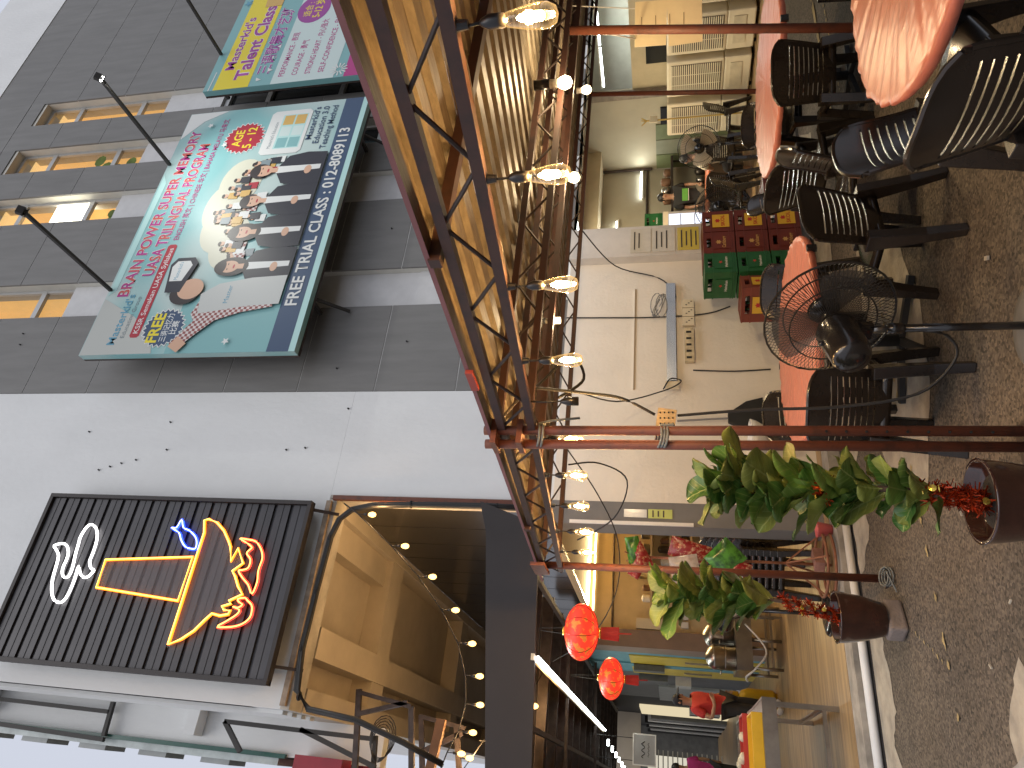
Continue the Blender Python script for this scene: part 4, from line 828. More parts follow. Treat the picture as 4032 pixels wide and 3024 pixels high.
# ================================================================ CHAIRS
chm = mat('chair_plastic', (.02, .0155, .0125), .22, var=.2, sc=9, spec=.55)
def make_chair():
    t = T('plastic_chair', 'x', 'chair', (0, 0, 0), 0, 'black plastic chairs')
    # backrest: curved shell with horizontal slots
    b = MB(); NS = 13; QS = [0, .08, .16]
    for k in range(8): QS += [.2 + k * .075, .2 + k * .075 + .017]
    QS += [.8, .86, .92, .97, 1.0]; NT = len(QS)
    def pt(i, j, out):
        s = -1 + 2 * i / (NS - 1); q = QS[j]
        hw = .195 + .045 * min(1, q * 1.3); zt_ = .38 + .48 * q
        if q > .8: zt_ -= .06 * (abs(s) ** 4) * (q - .8) / .2
        y = -.19 - .13 * q - .012 * math.sin(q * 3.1) + .05 * s * s
        return (s * hw, y + out, zt_)
    skip = set()
    for j in range(3, 19, 2):
        for i in range(1, NS - 2): skip.add((i, j))
    ids = {}
    def vid(i, j, o_):
        if (i, j, o_) not in ids: ids[(i, j, o_)] = len(b.v); b.v.append(pt(i, j, o_))
        return ids[(i, j, o_)]
    th = -.014
    for i in range(NS - 1):
        for j in range(NT - 1):
            if (i, j) in skip: continue
            b.f.append((vid(i, j, 0), vid(i, j + 1, 0), vid(i + 1, j + 1, 0), vid(i + 1, j, 0)))
            b.f.append((vid(i, j, th), vid(i + 1, j, th), vid(i + 1, j + 1, th), vid(i, j + 1, th)))
            for (di, dj, e1, e2) in ((-1, 0, (i, j), (i, j + 1)), (1, 0, (i + 1, j + 1), (i + 1, j)), (0, -1, (i + 1, j), (i, j)), (0, 1, (i, j + 1), (i + 1, j + 1))):
                ii, jj = i + di, j + dj
                if not (0 <= ii < NS - 1 and 0 <= jj < NT - 1) or (ii, jj) in skip:
                    b.f.append((vid(*e1, 0), vid(*e1, th), vid(*e2, th), vid(*e2, 0)))
    # thickened top rim
    rim = [pt(i, NT - 1, -.007) for i in range(NS)]
    b.tube(rim, .011, 6)
    for s_ in (0, NS - 1): b.tube([pt(s_, j, -.007) for j in range(0, NT, 2)], .012, 6)
    ob_ = fixn(b.o('backrest', chm, t, True, w=False)); ob_.data.set_sharp_from_angle(angle=R(35))
    # seat: dished slab
    b = MB(); n1, n2 = 9, 9; up = []
    for a in range(n1):
        for c_ in range(n2):
            s = -1 + 2 * a / (n1 - 1); q = -1 + 2 * c_ / (n2 - 1)
            hw = .225 - .025 * (1 - q) / 2
            z = .435 - .02 * (1 - s * s) * (1 - q * q) - .03 * max(0, q - .6) / .4
            b.v.append((s * hw, q * .22 + .01, z))
    N = len(b.v)
    b.v += [(x_, y_, z_ - .022 - (.03 if abs(abs(x_) - .21) < .03 or abs(y_) > .2 else 0)) for x_, y_, z_ in b.v[:N]]
    for a in range(n1 - 1):
        for c_ in range(n2 - 1):
            i = a * n2 + c_; b.f += [(i, i + n2, i + n2 + 1, i + 1), (N + i, N + i + 1, N + i + n2 + 1, N + i + n2)]
    for a in range(n1 - 1):
        i, j = a * n2, (a + 1) * n2; b.f += [(i, N + i, N + j, j), (i + n2 - 1, j + n2 - 1, N + j + n2 - 1, N + i + n2 - 1)]
    for c_ in range(n2 - 1):
        i = c_; b.f += [(i, i + 1, N + i + 1, N + i)]; i = (n1 - 1) * n2 + c_; b.f += [(i, N + i, N + i + 1, i + 1)]
    fixn(b.o('seat', chm, t, True, w=False, bev=0))
    for sx in (-1, 1):
        for (y0_, z0_, y1_, dx) in ((.19, .43, .25, .03), (-.2, .5, -.30, .045)):
            b = MB()
            for (zq, xq, yq, w_, d_) in ((0, sx * (.205 + dx), y1_, .055, .055), (.2, sx * (.205 + dx * .6), y1_ * .55 + y0_ * .45, .065, .07), (z0_, sx * .205, y0_, .07, .12)):
                b.v += [(xq - w_ / 2, yq - d_ / 2, zq), (xq + w_ / 2, yq - d_ / 2, zq), (xq + w_ / 2, yq + d_ / 2, zq), (xq - w_ / 2, yq + d_ / 2, zq)]
            for k in (0, 4): b.loft(k, k + 4, 4)
            b.f += [(3, 2, 1, 0), (8, 9, 10, 11)]
            b.o('leg', chm, t, w=False, bev=.006)
    return t
ch0 = make_chair(); used = [0]
def chair(x, y, fx, fy, lab, z=0, grp='black plastic chairs round the tables'):
    rz = math.atan2(-fx, fy)
    if not used[0]:
        used[0] = 1; ch0.location = (x, y, z); ch0.rotation_euler = (0, 0, rz); ch0['label'] = lab; ch0['group'] = grp; return ch0
    return dup(ch0, (x, y, z), rz, lab, grp)
chair(3.17, 3.74, -.1, 1, 'black chair facing the middle table with its slotted back to the camera')
chair(2.26, 4.12, .68, .73, 'black chair right behind the double red post, bright slots in its back')
chair(3.86, 4.02, -.8, .55, 'black chair seen edge-on between the middle and right tables')
chair(3.62, 4.98, -.75, -.5, 'black chair at the right far side of the middle table, shiny backrest')
chair(2.9, 5.32, .05, -1, 'black chair against the wall behind the middle table left of the crates')
chair(5.05, 4.0, .55, .8, 'black chair with sticker, back to camera, at the right table')
chair(6.15, 5.2, -.4, -.9, 'black chair behind the right table, only its back rim showing')
chair(5.3, 5.25, .45, -.9, 'glossy black chair at the left far corner of the right table')
chair(4.68, 4.55, 1, .1, 'dark chair at the left end of the right table')
chair(2.8, 2.3, .3, -.95, 'big shiny black chair facing the nearest table')
chair(2.28, 1.75, 1, -.05, 'black chair closest to the camera with its curved back towards us')
chair(2.2, 1.02, .75, .65, 'black chair cut off at the lower right corner of the view')
chair(6.05, 3.62, -.2, .95, 'black chair at the picture edge below the right table')
chair(6.6, 3.9, -.9, .5, 'black chair at the picture edge right of the right table')

# ================================================================ PEDESTAL FANS
fanb = mat('fan_black', (.012, .011, .011), .22, var=.1, coat=.3); wirem = mat('fan_wire', (.02, .018, .016), .35, var=0); blade_g = mat('fan_blade_grey', (.07, .065, .06), .25, var=.05, alpha=.78); blade_c = mat('fan_blade_cream', (.55, .47, .34), .3, var=.05); blade_k = mat('fan_blade_black', (.02, .02, .02), .25, var=.05)
def fan(loc, head, rz, tilt, R_, blade, lab, nw=64):
    t = T('pedestal_fan', lab, 'fan', loc, 0, 'pedestal fans')
    H_ = head
    MB().lathe([(.21, 0), (.2, .025), (.12, .045), (.03, .06)], 24).o('base', mat('fan_base_grey', (.16, .16, .16), .4, var=.1) if nw == 90 else fanb, t, True, w=False)
    MB().cyl((0, 0, .05), (0, 0, H_ * .68), .019, n=14).o('pole', fanb, t, True, w=False)
    MB().cyl((0, 0, H_ * .66), (0, 0, H_ * .74), .026, n=14).o('height_collar', fanb, t, True, w=False)
    MB().cyl((0, 0, H_ * .74), (0, 0, H_ - .14), .013, n=12).o('chrome_tube', steel, t, True, w=False)
    m = Matrix.Translation((0, 0, H_)) @ Matrix.Rotation(rz, 4, 'Z') @ Matrix.Rotation(tilt, 4, 'X')
    def part(b, nm, mt, sm=True):
        b2 = MB().add(b, m); return b2.o(nm, mt, t, sm, w=False)
    # head points along +Y (blades in front), motor behind
    part(MB().cyl((0, -.01, -.16), (0, -.01, -.05), .03, .035, 12), 'neck', fanb); part(MB().ob((0, -.02, -.09), (.05, .1, .1)), 'tilt_joint', fanb, False)
    mo = MB(); pr = [(.03, -.25), (.075, -.245), (.09, -.21), (.1, -.02), (.08, .02), (.03, .04)]
    b = MB().lathe(pr, 20); mo.add(b, Matrix.Rotation(R(-90), 4, 'X')); part(mo, 'motor_housing', fanb)
    part(MB().cyl((0, -.1, .088), (0, -.1, .11), .012), 'swing_knob', fanb)
    g = MB(); yc = .1
    for (rad, yq, rw) in ((R_, yc, .006), (R_ * .66, yc - .055, .004), (R_ * .66, yc + .055, .004), (R_ * .24, yc - .075, .004), (R_ * .24, yc + .085, .004)):
        g.tube([(rad * math.cos(2 * math.pi * k / 32), yq, rad * math.sin(2 * math.pi * k / 32)) for k in range(32)], rw, 5, True)
    for k in range(nw):
        a = 2 * math.pi * k / nw; ca, sa = math.cos(a), math.sin(a)
        for sg_ in (-1, 1):
            g.tube([(R_ * ca, yc, R_ * sa), (R_ * .9 * ca, yc + sg_ * .035, R_ * .9 * sa), (R_ * .6 * ca, yc + sg_ * .062, R_ * .6 * sa), (R_ * .2 * ca, yc + sg_ * .08, R_ * .2 * sa)], .0018, 3, cap=False)
    part(g, 'guard', wirem, False)
    part(MB().cyl((0, yc + .075, 0), (0, yc + .095, 0), R_ * .22, n=20), 'badge', fanb)
    for k in range(3):
        bl = MB(); n_ = 8; rows = []
        for i in range(6):
            rr_ = .05 + (R_ * .88 - .05) * i / 5; i0 = len(bl.v); rows.append(i0)
            for j in range(n_):
                q = j / (n_ - 1); a = (q - .3) * (1.25 if i else 1.6) * (1 - .12 * (i == 5)); bl.v.append((rr_ * math.cos(a), .11 - .05 * q + .01 * i / 5, rr_ * math.sin(a)))
        for i in range(5):
            for j in range(n_ - 1): bl.f.append((rows[i] + j, rows[i] + j + 1, rows[i + 1] + j + 1, rows[i + 1] + j))
        b2 = MB().add(bl, Matrix.Rotation(2 * math.pi * k / 3 + .5, 4, 'Y')); part(b2, 'blade', blade)
    part(MB().cyl((0, .05, 0), (0, .13, 0), .045, .035, 14), 'hub', fanb)
    return t
fan((2.04, 3.04, 0), .86, R(-68), R(8), .31, blade_g, 'large black pedestal fan in front of the middle table, seen from behind', 90)
fan((7.0, 7.45, .12), .86, R(150), R(-4), .3, blade_g, 'black pedestal fan with grey blades standing before the man in black')
fan((8.3, 7.5, .12), 1.07, R(120), R(-4), .3, blade_c, 'pedestal fan with pale cream blades beside the air coolers')
fan((1.75, 7.62, .12), .98, R(215), R(0), .25, blade_c, 'black pedestal fan behind the rear potted plant')

# ================================================================ PLANTS
leafm = mat('fig_leaf', (.12, .21, .036), .4, var=.3, sc=5, rnd=.35, spec=.45)
leafb = mat('fig_leaf_olive', (.22, .255, .055), .45, var=.25, sc=5, rnd=.25, spec=.4)
leafd = mat('fig_leaf_dark', (.06, .145, .028), .36, var=.25, sc=5, rnd=.3, spec=.5)
for m_ in (leafm, leafb, leafd):
    n, l, b_ = nodes(m_); src = b_.inputs['Base Color'].links[0].from_socket
    tc = n.new('ShaderNodeTexCoord'); sx_ = n.new('ShaderNodeSeparateXYZ'); l.new(tc.outputs['Object'], sx_.inputs[0])
    def mth(op, a, b=None):
        q = n.new('ShaderNodeMath'); q.operation = op
        for i_, v_ in enumerate((a, b)):
            if v_ is None: continue
            if isinstance(v_, (int, float)): q.inputs[i_].default_value = v_
            else: l.new(v_, q.inputs[i_])
        return q.outputs[0]
    ax_ = mth('ABSOLUTE', sx_.outputs[0]); f_ = mth('FRACT', mth('SUBTRACT', mth('MULTIPLY', sx_.outputs[1], 30), mth('MULTIPLY', ax_, 24)))
    vs = mth('LESS_THAN', f_, .09); vm = mth('LESS_THAN', ax_, .0035); mk_ = mth('MAXIMUM', mth('MULTIPLY', vs, .45), mth('MULTIPLY', vm, .7))
    mx = n.new('ShaderNodeMixRGB'); l.new(mk_, mx.inputs[0]); l.new(src, mx.inputs[1]); mx.inputs[2].default_value = (.34, .38, .14, 1); l.new(mx.outputs[0], b_.inputs['Base Color'])
def leafmesh(Lw, Ll, cup, name):
    """fiddle leaf: narrow near the stalk, broad wavy end, raised veins; grows along +Y, face +Z"""
    b = MB(); NU, NV = 13, 21
    for j in range(NV):
        q = j / (NV - 1)
        w = Lw * (.35 + .3 * q + .6 * math.sin(math.pi * min(1, q * .9 + .05)) * (.4 + .6 * q)) * (1 if q < .7 else math.sqrt(max(.0, 1 - ((q - .7) / .303) ** 2)))
        if q < .08: w *= .3 + q * 8
        for i in range(NU):
            s = -1 + 2 * i / (NU - 1)
            wave = .008 * math.sin(q * 13 + (2 if s > 0 else 0)) * s * s
            vein = -.004 * abs(math.sin(q * 15 - abs(s) * 4)) * (1 - abs(s)) ** .3
            mid = .006 * math.exp(-(s * 9) ** 2)
            b.v.append((s * w, q * Ll, cup * abs(s) ** 1.6 * w * .9 - .10 * Ll * (q ** 2) * 1.6 + wave + vein + mid))
    for j in range(NV - 1):
        for i in range(NU - 1):
            a = j * NU + i; b.f.append((a, a + 1, a + NU + 1, a + NU))
    b.tube([(0, -.05, -.004), (0, 0, 0)], .0035, 5)
    return b.mesh(name)
LM = [leafmesh(.085, .21, .5, 'leaf'), leafmesh(.1, .25, .25, 'leaf'), leafmesh(.07, .17, .7, 'leaf')]
for me in LM: me.polygons.foreach_set('use_smooth', [True] * len(me.polygons))
potm = mat('brown_glaze', (.035, .012, .008), .16, var=.3, sc=9, coat=.5); soil = mat('soil', (.03, .025, .02), .95, var=.4, sc=40, bump=.6, bsc=70)
bark = mat('bark', (.13, .085, .06), .9, var=.3, sc=30, bump=.5, bsc=60)
tins = mat('red_tinsel', (.5, .06, .015), .25, metal=.6, var=.4, sc=30); goldm = mat('gold_foil', (.85, .62, .12), .22, metal=.8, var=.1)
def plant(loc, pr, ph_, trunk, nl, lab, sizes, seed, tspots, base=0, spread=1.0):
    rg = random.Random(seed)
    t = T('potted_plant', lab, 'plant', loc, 0, 'potted fig plants with red tinsel')
    zb_ = base
    MB().lathe([(pr * .62, zb_), (pr * .66, zb_ + .01), (pr * .88, zb_ + ph_ * .45), (pr * 1.0, zb_ + ph_ * .85), (pr * 1.02, zb_ + ph_ * .97), (pr * 1.05, zb_ + ph_), (pr * .96, zb_ + ph_), (pr * .93, zb_ + ph_ * .86), (.0, zb_ + ph_ * .84)], 36, cap=False).o('pot', potm, t, True, w=False)
    sb = MB(); sb.lathe([(pr * .93, zb_ + ph_ * .82), (pr * .6, zb_ + ph_ * .86), (.01, zb_ + ph_ * .87)], 20, cap=False); sb.o('soil', soil, t, True, w=False)
    tp = [V(p) - V(loc) for p in trunk]
    MB().tube(tp, [.019 - .012 * k / (len(tp) - 1) for k in range(len(tp))], 8).o('trunk', bark, t, True, w=False)
    def at(q):
        q *= len(tp) - 1; i = min(int(q), len(tp) - 2); return tp[i].lerp(tp[i + 1], q - i)
    side = V((rr.x, rr.y, 0)).normalized(); toc = -V((fh.x, fh.y, 0))
    for k in range(nl):
        q = sizes[0] + (1 - sizes[0]) * (k + .5) / nl
        p = at(min(1, q)); a = k * 2.4 + rg.uniform(-.4, .4)
        h = (side * math.cos(a) + toc * math.sin(a)).normalized()
        el = R(rg.uniform(25, 72)) if q < .93 else R(rg.uniform(30, 70))
        d = (h * math.cos(el) + V((0, 0, 1)) * math.sin(el)).normalized()
        s = sizes[1] * rg.uniform(.75, 1.2) * (1.0 if q > .3 else .85)
        me = rg.choice(LM)
        o = bpy.data.objects.new('leaf', me); C.objects.link(o); o.parent = t
        if not me.materials: me.materials.append(leafm)
        xax = d.cross(V((0, 0, 1))).normalized()
        if xax.length < .1: xax = V((1, 0, 0))
        zax = xax.cross(d).normalized(); rot = Matrix((xax, d, zax)).transposed().to_4x4() @ Matrix.Rotation(rg.uniform(-.7, .7), 4, 'Y')
        o.matrix_local = Matrix.Translation(p + d * .035) @ rot @ Matrix.Scale(s * spread, 4)
        ms = o.material_slots[0]; ms.link = 'OBJECT'; ms.material = rg.choice([leafm, leafb, leafb, leafd])
    # tinsel wound round the stem
    for ti, (q0, q1, rad, n_) in enumerate(tspots):
        tb = MB()
        for k in range(n_):
            q = q0 + (q1 - q0) * k / n_; p = at(max(0, q)); a = k * .55
            c = p + V((math.cos(a), math.sin(a), 0)) * rad
            for _ in range(15):
                dv = V((rg.gauss(0, 1), rg.gauss(0, 1), rg.gauss(0, 1))).normalized() * rg.uniform(.025, .05); wv_ = dv.cross(V((rg.random(), rg.random(), rg.random()))).normalized() * .0032
                tb.quad(c - wv_, c + wv_, c + dv + wv_, c + dv - wv_)
        o = tb.o('tinsel', tins, t, w=False); o['kind'] = 'stuff'
        for k in range(4):
            q = q0 + (q1 - q0) * rg.random(); p = at(max(0, q)); c = p + toc * (rad + .02) + side * rg.uniform(-.04, .04)
            g_ = MB().add(MB().lathe([(.002, -.004), (.016, -.002), (.016, .002), (.002, .004)], 8), Matrix.Translation(c) @ Matrix.Rotation(rg.random() * 3, 4, 'X') @ Matrix.Rotation(rg.random() * 3, 4, 'Z')); g_.o('gold_coin', goldm, t, w=False)
    return t
plant((1.24, 3.18, 0), .175, .36, [(1.24, 3.18, .32), (1.26, 3.17, .5), (1.28, 3.16, .74), (1.26, 3.14, .95), (1.26, 3.12, 1.12), (1.27, 3.1, 1.27), (1.28, 3.08, 1.38)], 92,
      'tall fiddle-leaf fig in a brown glazed pot beside the double red post', (.14, .95), 14, [(.0, .24, .035, 60), (.5, .6, .04, 16), (.82, .92, .04, 22)])
plant((1.30, 5.72, 0), .18, .33, [(1.30, 5.72, .42), (1.33, 5.68, .6), (1.37, 5.62, .85), (1.38, 5.58, 1.1), (1.37, 5.56, 1.3), (1.36, 5.54, 1.45), (1.36, 5.52, 1.62)], 66,
      'fiddle-leaf fig in a brown pot on a stone beside the thin red post', (.34, 1.12), 23, [(.0, .34, .035, 60)], base=.13)
bk = MB().ob((1.30, 5.72, .066), (.25, .17, .125), R(20)).o('stone_block', mat('stone_block_m', (.22, .18, .16), .9, var=.2, sc=8, bump=.4), None, bev=.02); tag(bk, 'weathered stone block under the rear plant pot', 'stone block')

# ================================================================ NEW YEAR STAND, STOOLS, CHAIR STACKS
ds = T('iron_stand', 'rusty iron stand with a ring foot and brick behind the thin red post', 'stand', (2.12, 7.2, .12))
rust = mat('rusty_iron', (.26, .11, .06), .7, metal=.3, var=.25, sc=14)
for zr_ in (.15, .22): MB().tube([(2.12 + .3 * math.cos(R(11.25 * k)), 7.2 + .3 * math.sin(R(11.25 * k)), zr_) for k in range(32)], .014, 6, True).o('foot_ring', rust, ds, True)
MB().cyl((2.12, 7.2, .13), (2.12, 7.2, 2.05), .014).o('pole', rust, ds, True)
for k in range(4): MB().bar((2.12, 7.2, .55), (2.12 + .3 * math.cos(k * 1.57), 7.2 + .3 * math.sin(k * 1.57), .2), .014).o('strut', rust, ds)
for k in range(4): MB().cyl((2.12, 7.2, 2.0 - .0 * k), (2.12 + .16 * math.cos(k * 1.57), 7.2 + .16 * math.sin(k * 1.57), 2.08), .007).o('hook_arm', rust, ds)
MB().ob((2.16, 7.18, .25), (.2, .12, .09), R(30)).o('brick', mat('old_brick', (.25, .12, .09), .9, var=.25, sc=12), ds)
foilr = mat('red_foil_pack', (.25, .02, .02), .25, var=.3, sc=26, col2=(.5, .32, .2), lo=.35, hi=.5); foilg = mat('green_foil_pack', (.09, .28, .04), .22, var=.5, sc=14, col2=(.02, .06, .015), lo=.35, hi=.6); clearp = mat('clear_wrap', (.62, .55, .48), .15, var=.2, sc=20, alpha=.55)
def pack(p, sx, sz, rot, m, lab, sub=None):
    b = MB(); N = 9
    for sgn in (-1, 1):
        for i in range(N):
            for j in range(N):
                u = -1 + 2 * i / (N - 1); v_ = -1 + 2 * j / (N - 1); bulge = .05 * (1 - u ** 4) * (1 - v_ ** 4)
                b.v.append((u * sx, sgn * bulge + random.uniform(-.004, .004), v_ * sz))
    for s_ in (0, 1):
        for i in range(N - 1):
            for j in range(N - 1):
                a = s_ * N * N + i * N + j; q = (a, a + 1, a + N + 1, a + N); b.f.append(q if s_ else q[::-1])
    o = b.o('gift_packet', m, None, True); o.location = p; o.rotation_euler = (0, rot, R(-25)); tag(o, lab, 'packet', 'festive packets on the iron stand')
    o.data.materials.append(MATS['black_matte']) if 0 else None
    return o
pack((2.1, 7.05, 1.12), .15, .14, R(45), foilg, 'bright green diamond-shaped snack packet on the iron stand')
pack((2.2, 7.2, 1.45), .1, .2, R(15), foilr, 'long red striped packet in clear wrap on the iron stand'); pack((2.02, 7.2, 1.5), .13, .14, R(-10), clearp, 'clear plastic bag bundle between the red packets on the stand')
pack((2.16, 7.1, 2.0), .07, .13, R(80), foilg, 'small green packet at the top of the iron stand'); pack((2.1, 7.12, 1.92), .07, .14, R(60), foilr, 'small red packet at the top of the iron stand, right one'); pack((2.0, 7.12, 1.95), .06, .12, R(120), foilr, 'small red packet at the top of the iron stand, left one')
pack((1.98, 7.12, 1.0), .12, .1, R(20), foilr, 'crumpled red packet below the green diamond packet')
tag(MB().lathe([(.05, 0), (.075, .13), (.08, .14), (.07, .14), (.045, .02)], 16, (2.42, 7.05, .121)).o('cup', mat('red_cup', (.5, .1, .1), .4), None, True), 'small red tub on the pavement at the grey pillar foot', 'tub')
for k in range(6): chair(2.30 + .012 * k, 8.0 + .035 * k, -.5, -.85, '%s black chair, counted upwards, in the stack behind the iron stand' % ('lowest', 'second', 'third', 'fourth', 'fifth', 'topmost')[k], .12 + .065 * k, 'chair stack behind the iron stand')
for k in range(4): chair(2.85 + .01 * k, 8.5 + .03 * k, -.9, -.4, '%s black chair in the small stack just inside the kitchen corner' % ('lowest', 'second', 'third', 'topmost')[k], .12 + .065 * k, 'chair stack at the kitchen corner')

# ================================================================ LANTERNS AND TUBE LAMPS
lanm = mat('red_lantern_silk', (.6, .02, .01), .5, var=.0, emit=.7, ecol=(1, .045, .02))
n, l, b_ = nodes(lanm); tc = n.new('ShaderNodeTexCoord'); wv = n.new('ShaderNodeTexNoise'); wv.inputs['Scale'].default_value = 14; l.new(tc.outputs['Object'], wv.inputs[0])
rp = n.new('ShaderNodeValToRGB'); rp.color_ramp.elements[0].position = .55; rp.color_ramp.elements[1].position = .62; rp.color_ramp.elements[0].color = (.6, .02, .01, 1); rp.color_ramp.elements[1].color = (.35, .16, .02, 1); l.new(wv.outputs[0], rp.inputs[0]); l.new(rp.outputs[0], b_.inputs['Base Color'])
rp2 = n.new('ShaderNodeValToRGB'); rp2.color_ramp.elements[0].position = .55; rp2.color_ramp.elements[1].position = .62; rp2.color_ramp.elements[0].color = (1, .045, .02, 1); rp2.color_ramp.elements[1].color = (.55, .12, .02, 1); l.new(wv.outputs[0], rp2.inputs[0]); l.new(rp2.outputs[0], b_.inputs['Emission Color'])
for k, (p, lab) in enumerate((((1.36, 7.25, 2.5), 'larger nearer red paper lantern with gold print and tassel'), ((1.36, 10.33, 2.43), 'farther red paper lantern lower down with gold print'))):
    t = T('red_lantern', lab, 'lantern', p, group='red lanterns')
    a, h = .27, .165
    MB().lathe([(.04 if abs(j) == 8 else a * math.cos(j * math.pi / 17.5), h * math.sin(j * math.pi / 17.5)) for j in range(-8, 9)], 28, p).o('shade', lanm, t, True)
    for q in range(10):
        an_ = q * math.pi / 5; MB().tube([(p[0] + (a + .002) * math.cos(j * math.pi / 17.5) * math.cos(an_), p[1] + (a + .002) * math.cos(j * math.pi / 17.5) * math.sin(an_), p[2] + (h + .001) * math.sin(j * math.pi / 17.5)) for j in range(-8, 9)], .003, 4).o('rib', mat('lantern_rib', (.2, .01, .01), .5), t)
    MB().cyl((p[0], p[1], p[2] - h - .03), (p[0], p[1], p[2] - h), .05, n=14).o('gold_cap', goldm, t, True); MB().cyl((p[0], p[1], p[2] + h), (p[0], p[1], p[2] + h + .02), .04, n=14).o('gold_cap', goldm, t, True)
    fr_ = MB()
    for q in range(26): an_ = q * .2417; fr_.bar((p[0] + .05 * math.cos(an_), p[1] + .05 * math.sin(an_), p[2] - h - .03), (p[0] + .06 * math.cos(an_), p[1] + .06 * math.sin(an_), p[2] - h - .2), .012, .006)
    fr_.o('tassel', mat('tassel_red', (.35, .015, .01), .7), t)
    MB().bar((p[0], p[1], p[2] - h - .03), (p[0] + .01, p[1], p[2] - h - .32), .012).o('tassel', MATS['tassel_red'], t)
    for d in (-1, 1): MB().cyl((p[0] + d * .03, p[1], p[2] + h), (p[0], p[1], 3.05), .003, n=4).o('hanger', cable, t)
    lamp('lantern_light', (p[0], p[1], p[2] - h - .1), 3, (1, .25, .12), .1)
tube = emis('fluorescent_tube', (.92, 1, .97), 11); tubew = emis('warm_tube', (1, .8, .42), 9)
def tubelamp(p, q, lab, m, watt, col, n_=1, fx=None, drop=.05):
    P0, Q0 = V(p), V(q); t = T('tube_lamp', lab, 'tube lamp', p)
    MB().bar(P0 + V((0, 0, drop)), Q0 + V((0, 0, drop)), .06, .03).o('batten', fx or pvc, t)
    for k in range(n_):
        a = P0.lerp(Q0, (k + .03) / n_); b = P0.lerp(Q0, (k + .97) / n_); MB().cyl(a, b, .016, n=8).o('tube', m, t, True)
        l_ = bpy.data.lights.new('tube_light', 'AREA'); l_.shape = 'RECTANGLE'; l_.size = (b - a).length; l_.size_y = .05; l_.energy = watt / n_; l_.color = col
        o = bpy.data.objects.new('tube_light', l_); C.objects.link(o)
        d = (b - a).normalized(); zc = V((0, 0, 1)) if drop > 0 else V((0, 1, 0)); yv = zc.cross(d).normalized(); zc = d.cross(yv)
        o.matrix_world = Matrix((d, yv, zc)).transposed().to_4x4(); o.location = (a + b) / 2 - zc * .03
    return t
tubelamp((1.08, 7.14, 2.9), (1.08, 15.5, 2.9), 'long row of white fluorescent tubes under the dark awning', tube, 28, COOL, 7, cream)
tubelamp((2.66, 12.44, 2.93), (4.9, 12.44, 2.93), 'warm tube lamps along the yellow kitchen wall', tubew, 120, (1, .72, .35), 3, cream, .0 - .03)
tubelamp((11.18, 11.44, 2.18), (12.0, 11.44, 2.18), 'white tube lamp on the green back wall of the shop', tube, 7, COOL, 1, None, -.03)
tubelamp((9.5, 11.44, 2.68), (10.6, 11.44, 2.68), 'white tube lamp high on the shop wall half hidden by the pilaster', tube, 7, COOL, 1, None, -.03)
tubelamp((13.3, 8.2, 2.95), (13.3, 10.2, 2.95), 'white ceiling tube lamp in the room behind the cream partition', tube, 40, COOL, 2)
tubelamp((9.3, 8.2, 3.3), (9.3, 10.6, 3.3), 'assumed ceiling tube lamp lighting the shop, unseen above the truss', tube, 85, (1, .86, .6), 2)  # unseen lamp, assumed to light the shop interior
# small ceiling spots far in the passage
for k in range(6):
    o = MB().cyl((.9 - .05 * k, 16 + 1.2 * k, 2.86), (.9 - .05 * k, 16 + 1.2 * k, 2.9), .06, n=10).o('downlight', tube); tag(o, '%s small white downlight in the row deep in the passage, counted from the near end' % ('first', 'second', 'third', 'fourth', 'fifth', 'sixth')[k], 'downlight', 'downlights in the passage')

# ================================================================ KITCHEN
ks = T('kitchen_shelf', 'wooden wall shelves with pots on the yellow kitchen wall', 'shelf', (3.4, 12.4, 1.3))
shw = mat('shelf_board', (.5, .4, .24), .6, var=.1)
for z in (1.95, 1.63, 1.28, .95): MB().box(2.75, 5.6, 12.12, 12.495, z - .018, z + .018).o('shelf_board', shw, ks)
potd = mat('dark_pot', (.07, .06, .05), .35, metal=.6, var=.3)
rg = random.Random(4)
for z in (1.95, 1.63, 1.28, .95):
    x = 2.85; kn = 0
    while x < 4.9:
        r = rg.uniform(.05, .1); h = rg.uniform(.12, .24); m = rg.choice([potd, steel, potd, pvc, MATS['brown_timber']])
        o = MB().lathe([(r * .8, 0), (r, .02), (r, h * .8), (r * 1.1, h * .82), (r * .6, h), (.01, h + .01)], 14).o('cooking_pot', m, None, True); o.location = (x + r, 12.28, z + .019)
        kn += 1; tag(o, 'kitchen pot, %s from the left on the %s shelf' % (('first', 'second', 'third', 'fourth', 'fifth', 'sixth', 'seventh', 'eighth', 'ninth', 'tenth', 'eleventh', 'twelfth', 'last')[kn - 1], {1.95: 'top', 1.63: 'second', 1.28: 'third', .95: 'lowest'}[z]), 'pot', 'pots on the kitchen shelves'); x += 2 * r + rg.uniform(.02, .1)
st = T('steel_counter', 'steel stove counter with bare tube legs at the back of the passage', 'counter', (2.1, 11.2, .12))
MB().box(1.68, 2.6, 10.9, 11.6, .52, .74).o('counter_box', steel, st)
for x in (1.72, 2.1, 2.55):
    for y in (10.95, 11.55): MB().cyl((x, y, .12), (x, y, .52), .022, n=10).o('leg', steel, st, True)
for y in (10.95, 11.55): MB().bar((1.72, y, .25), (2.55, y, .25), .03).o('stretcher', steel, st)
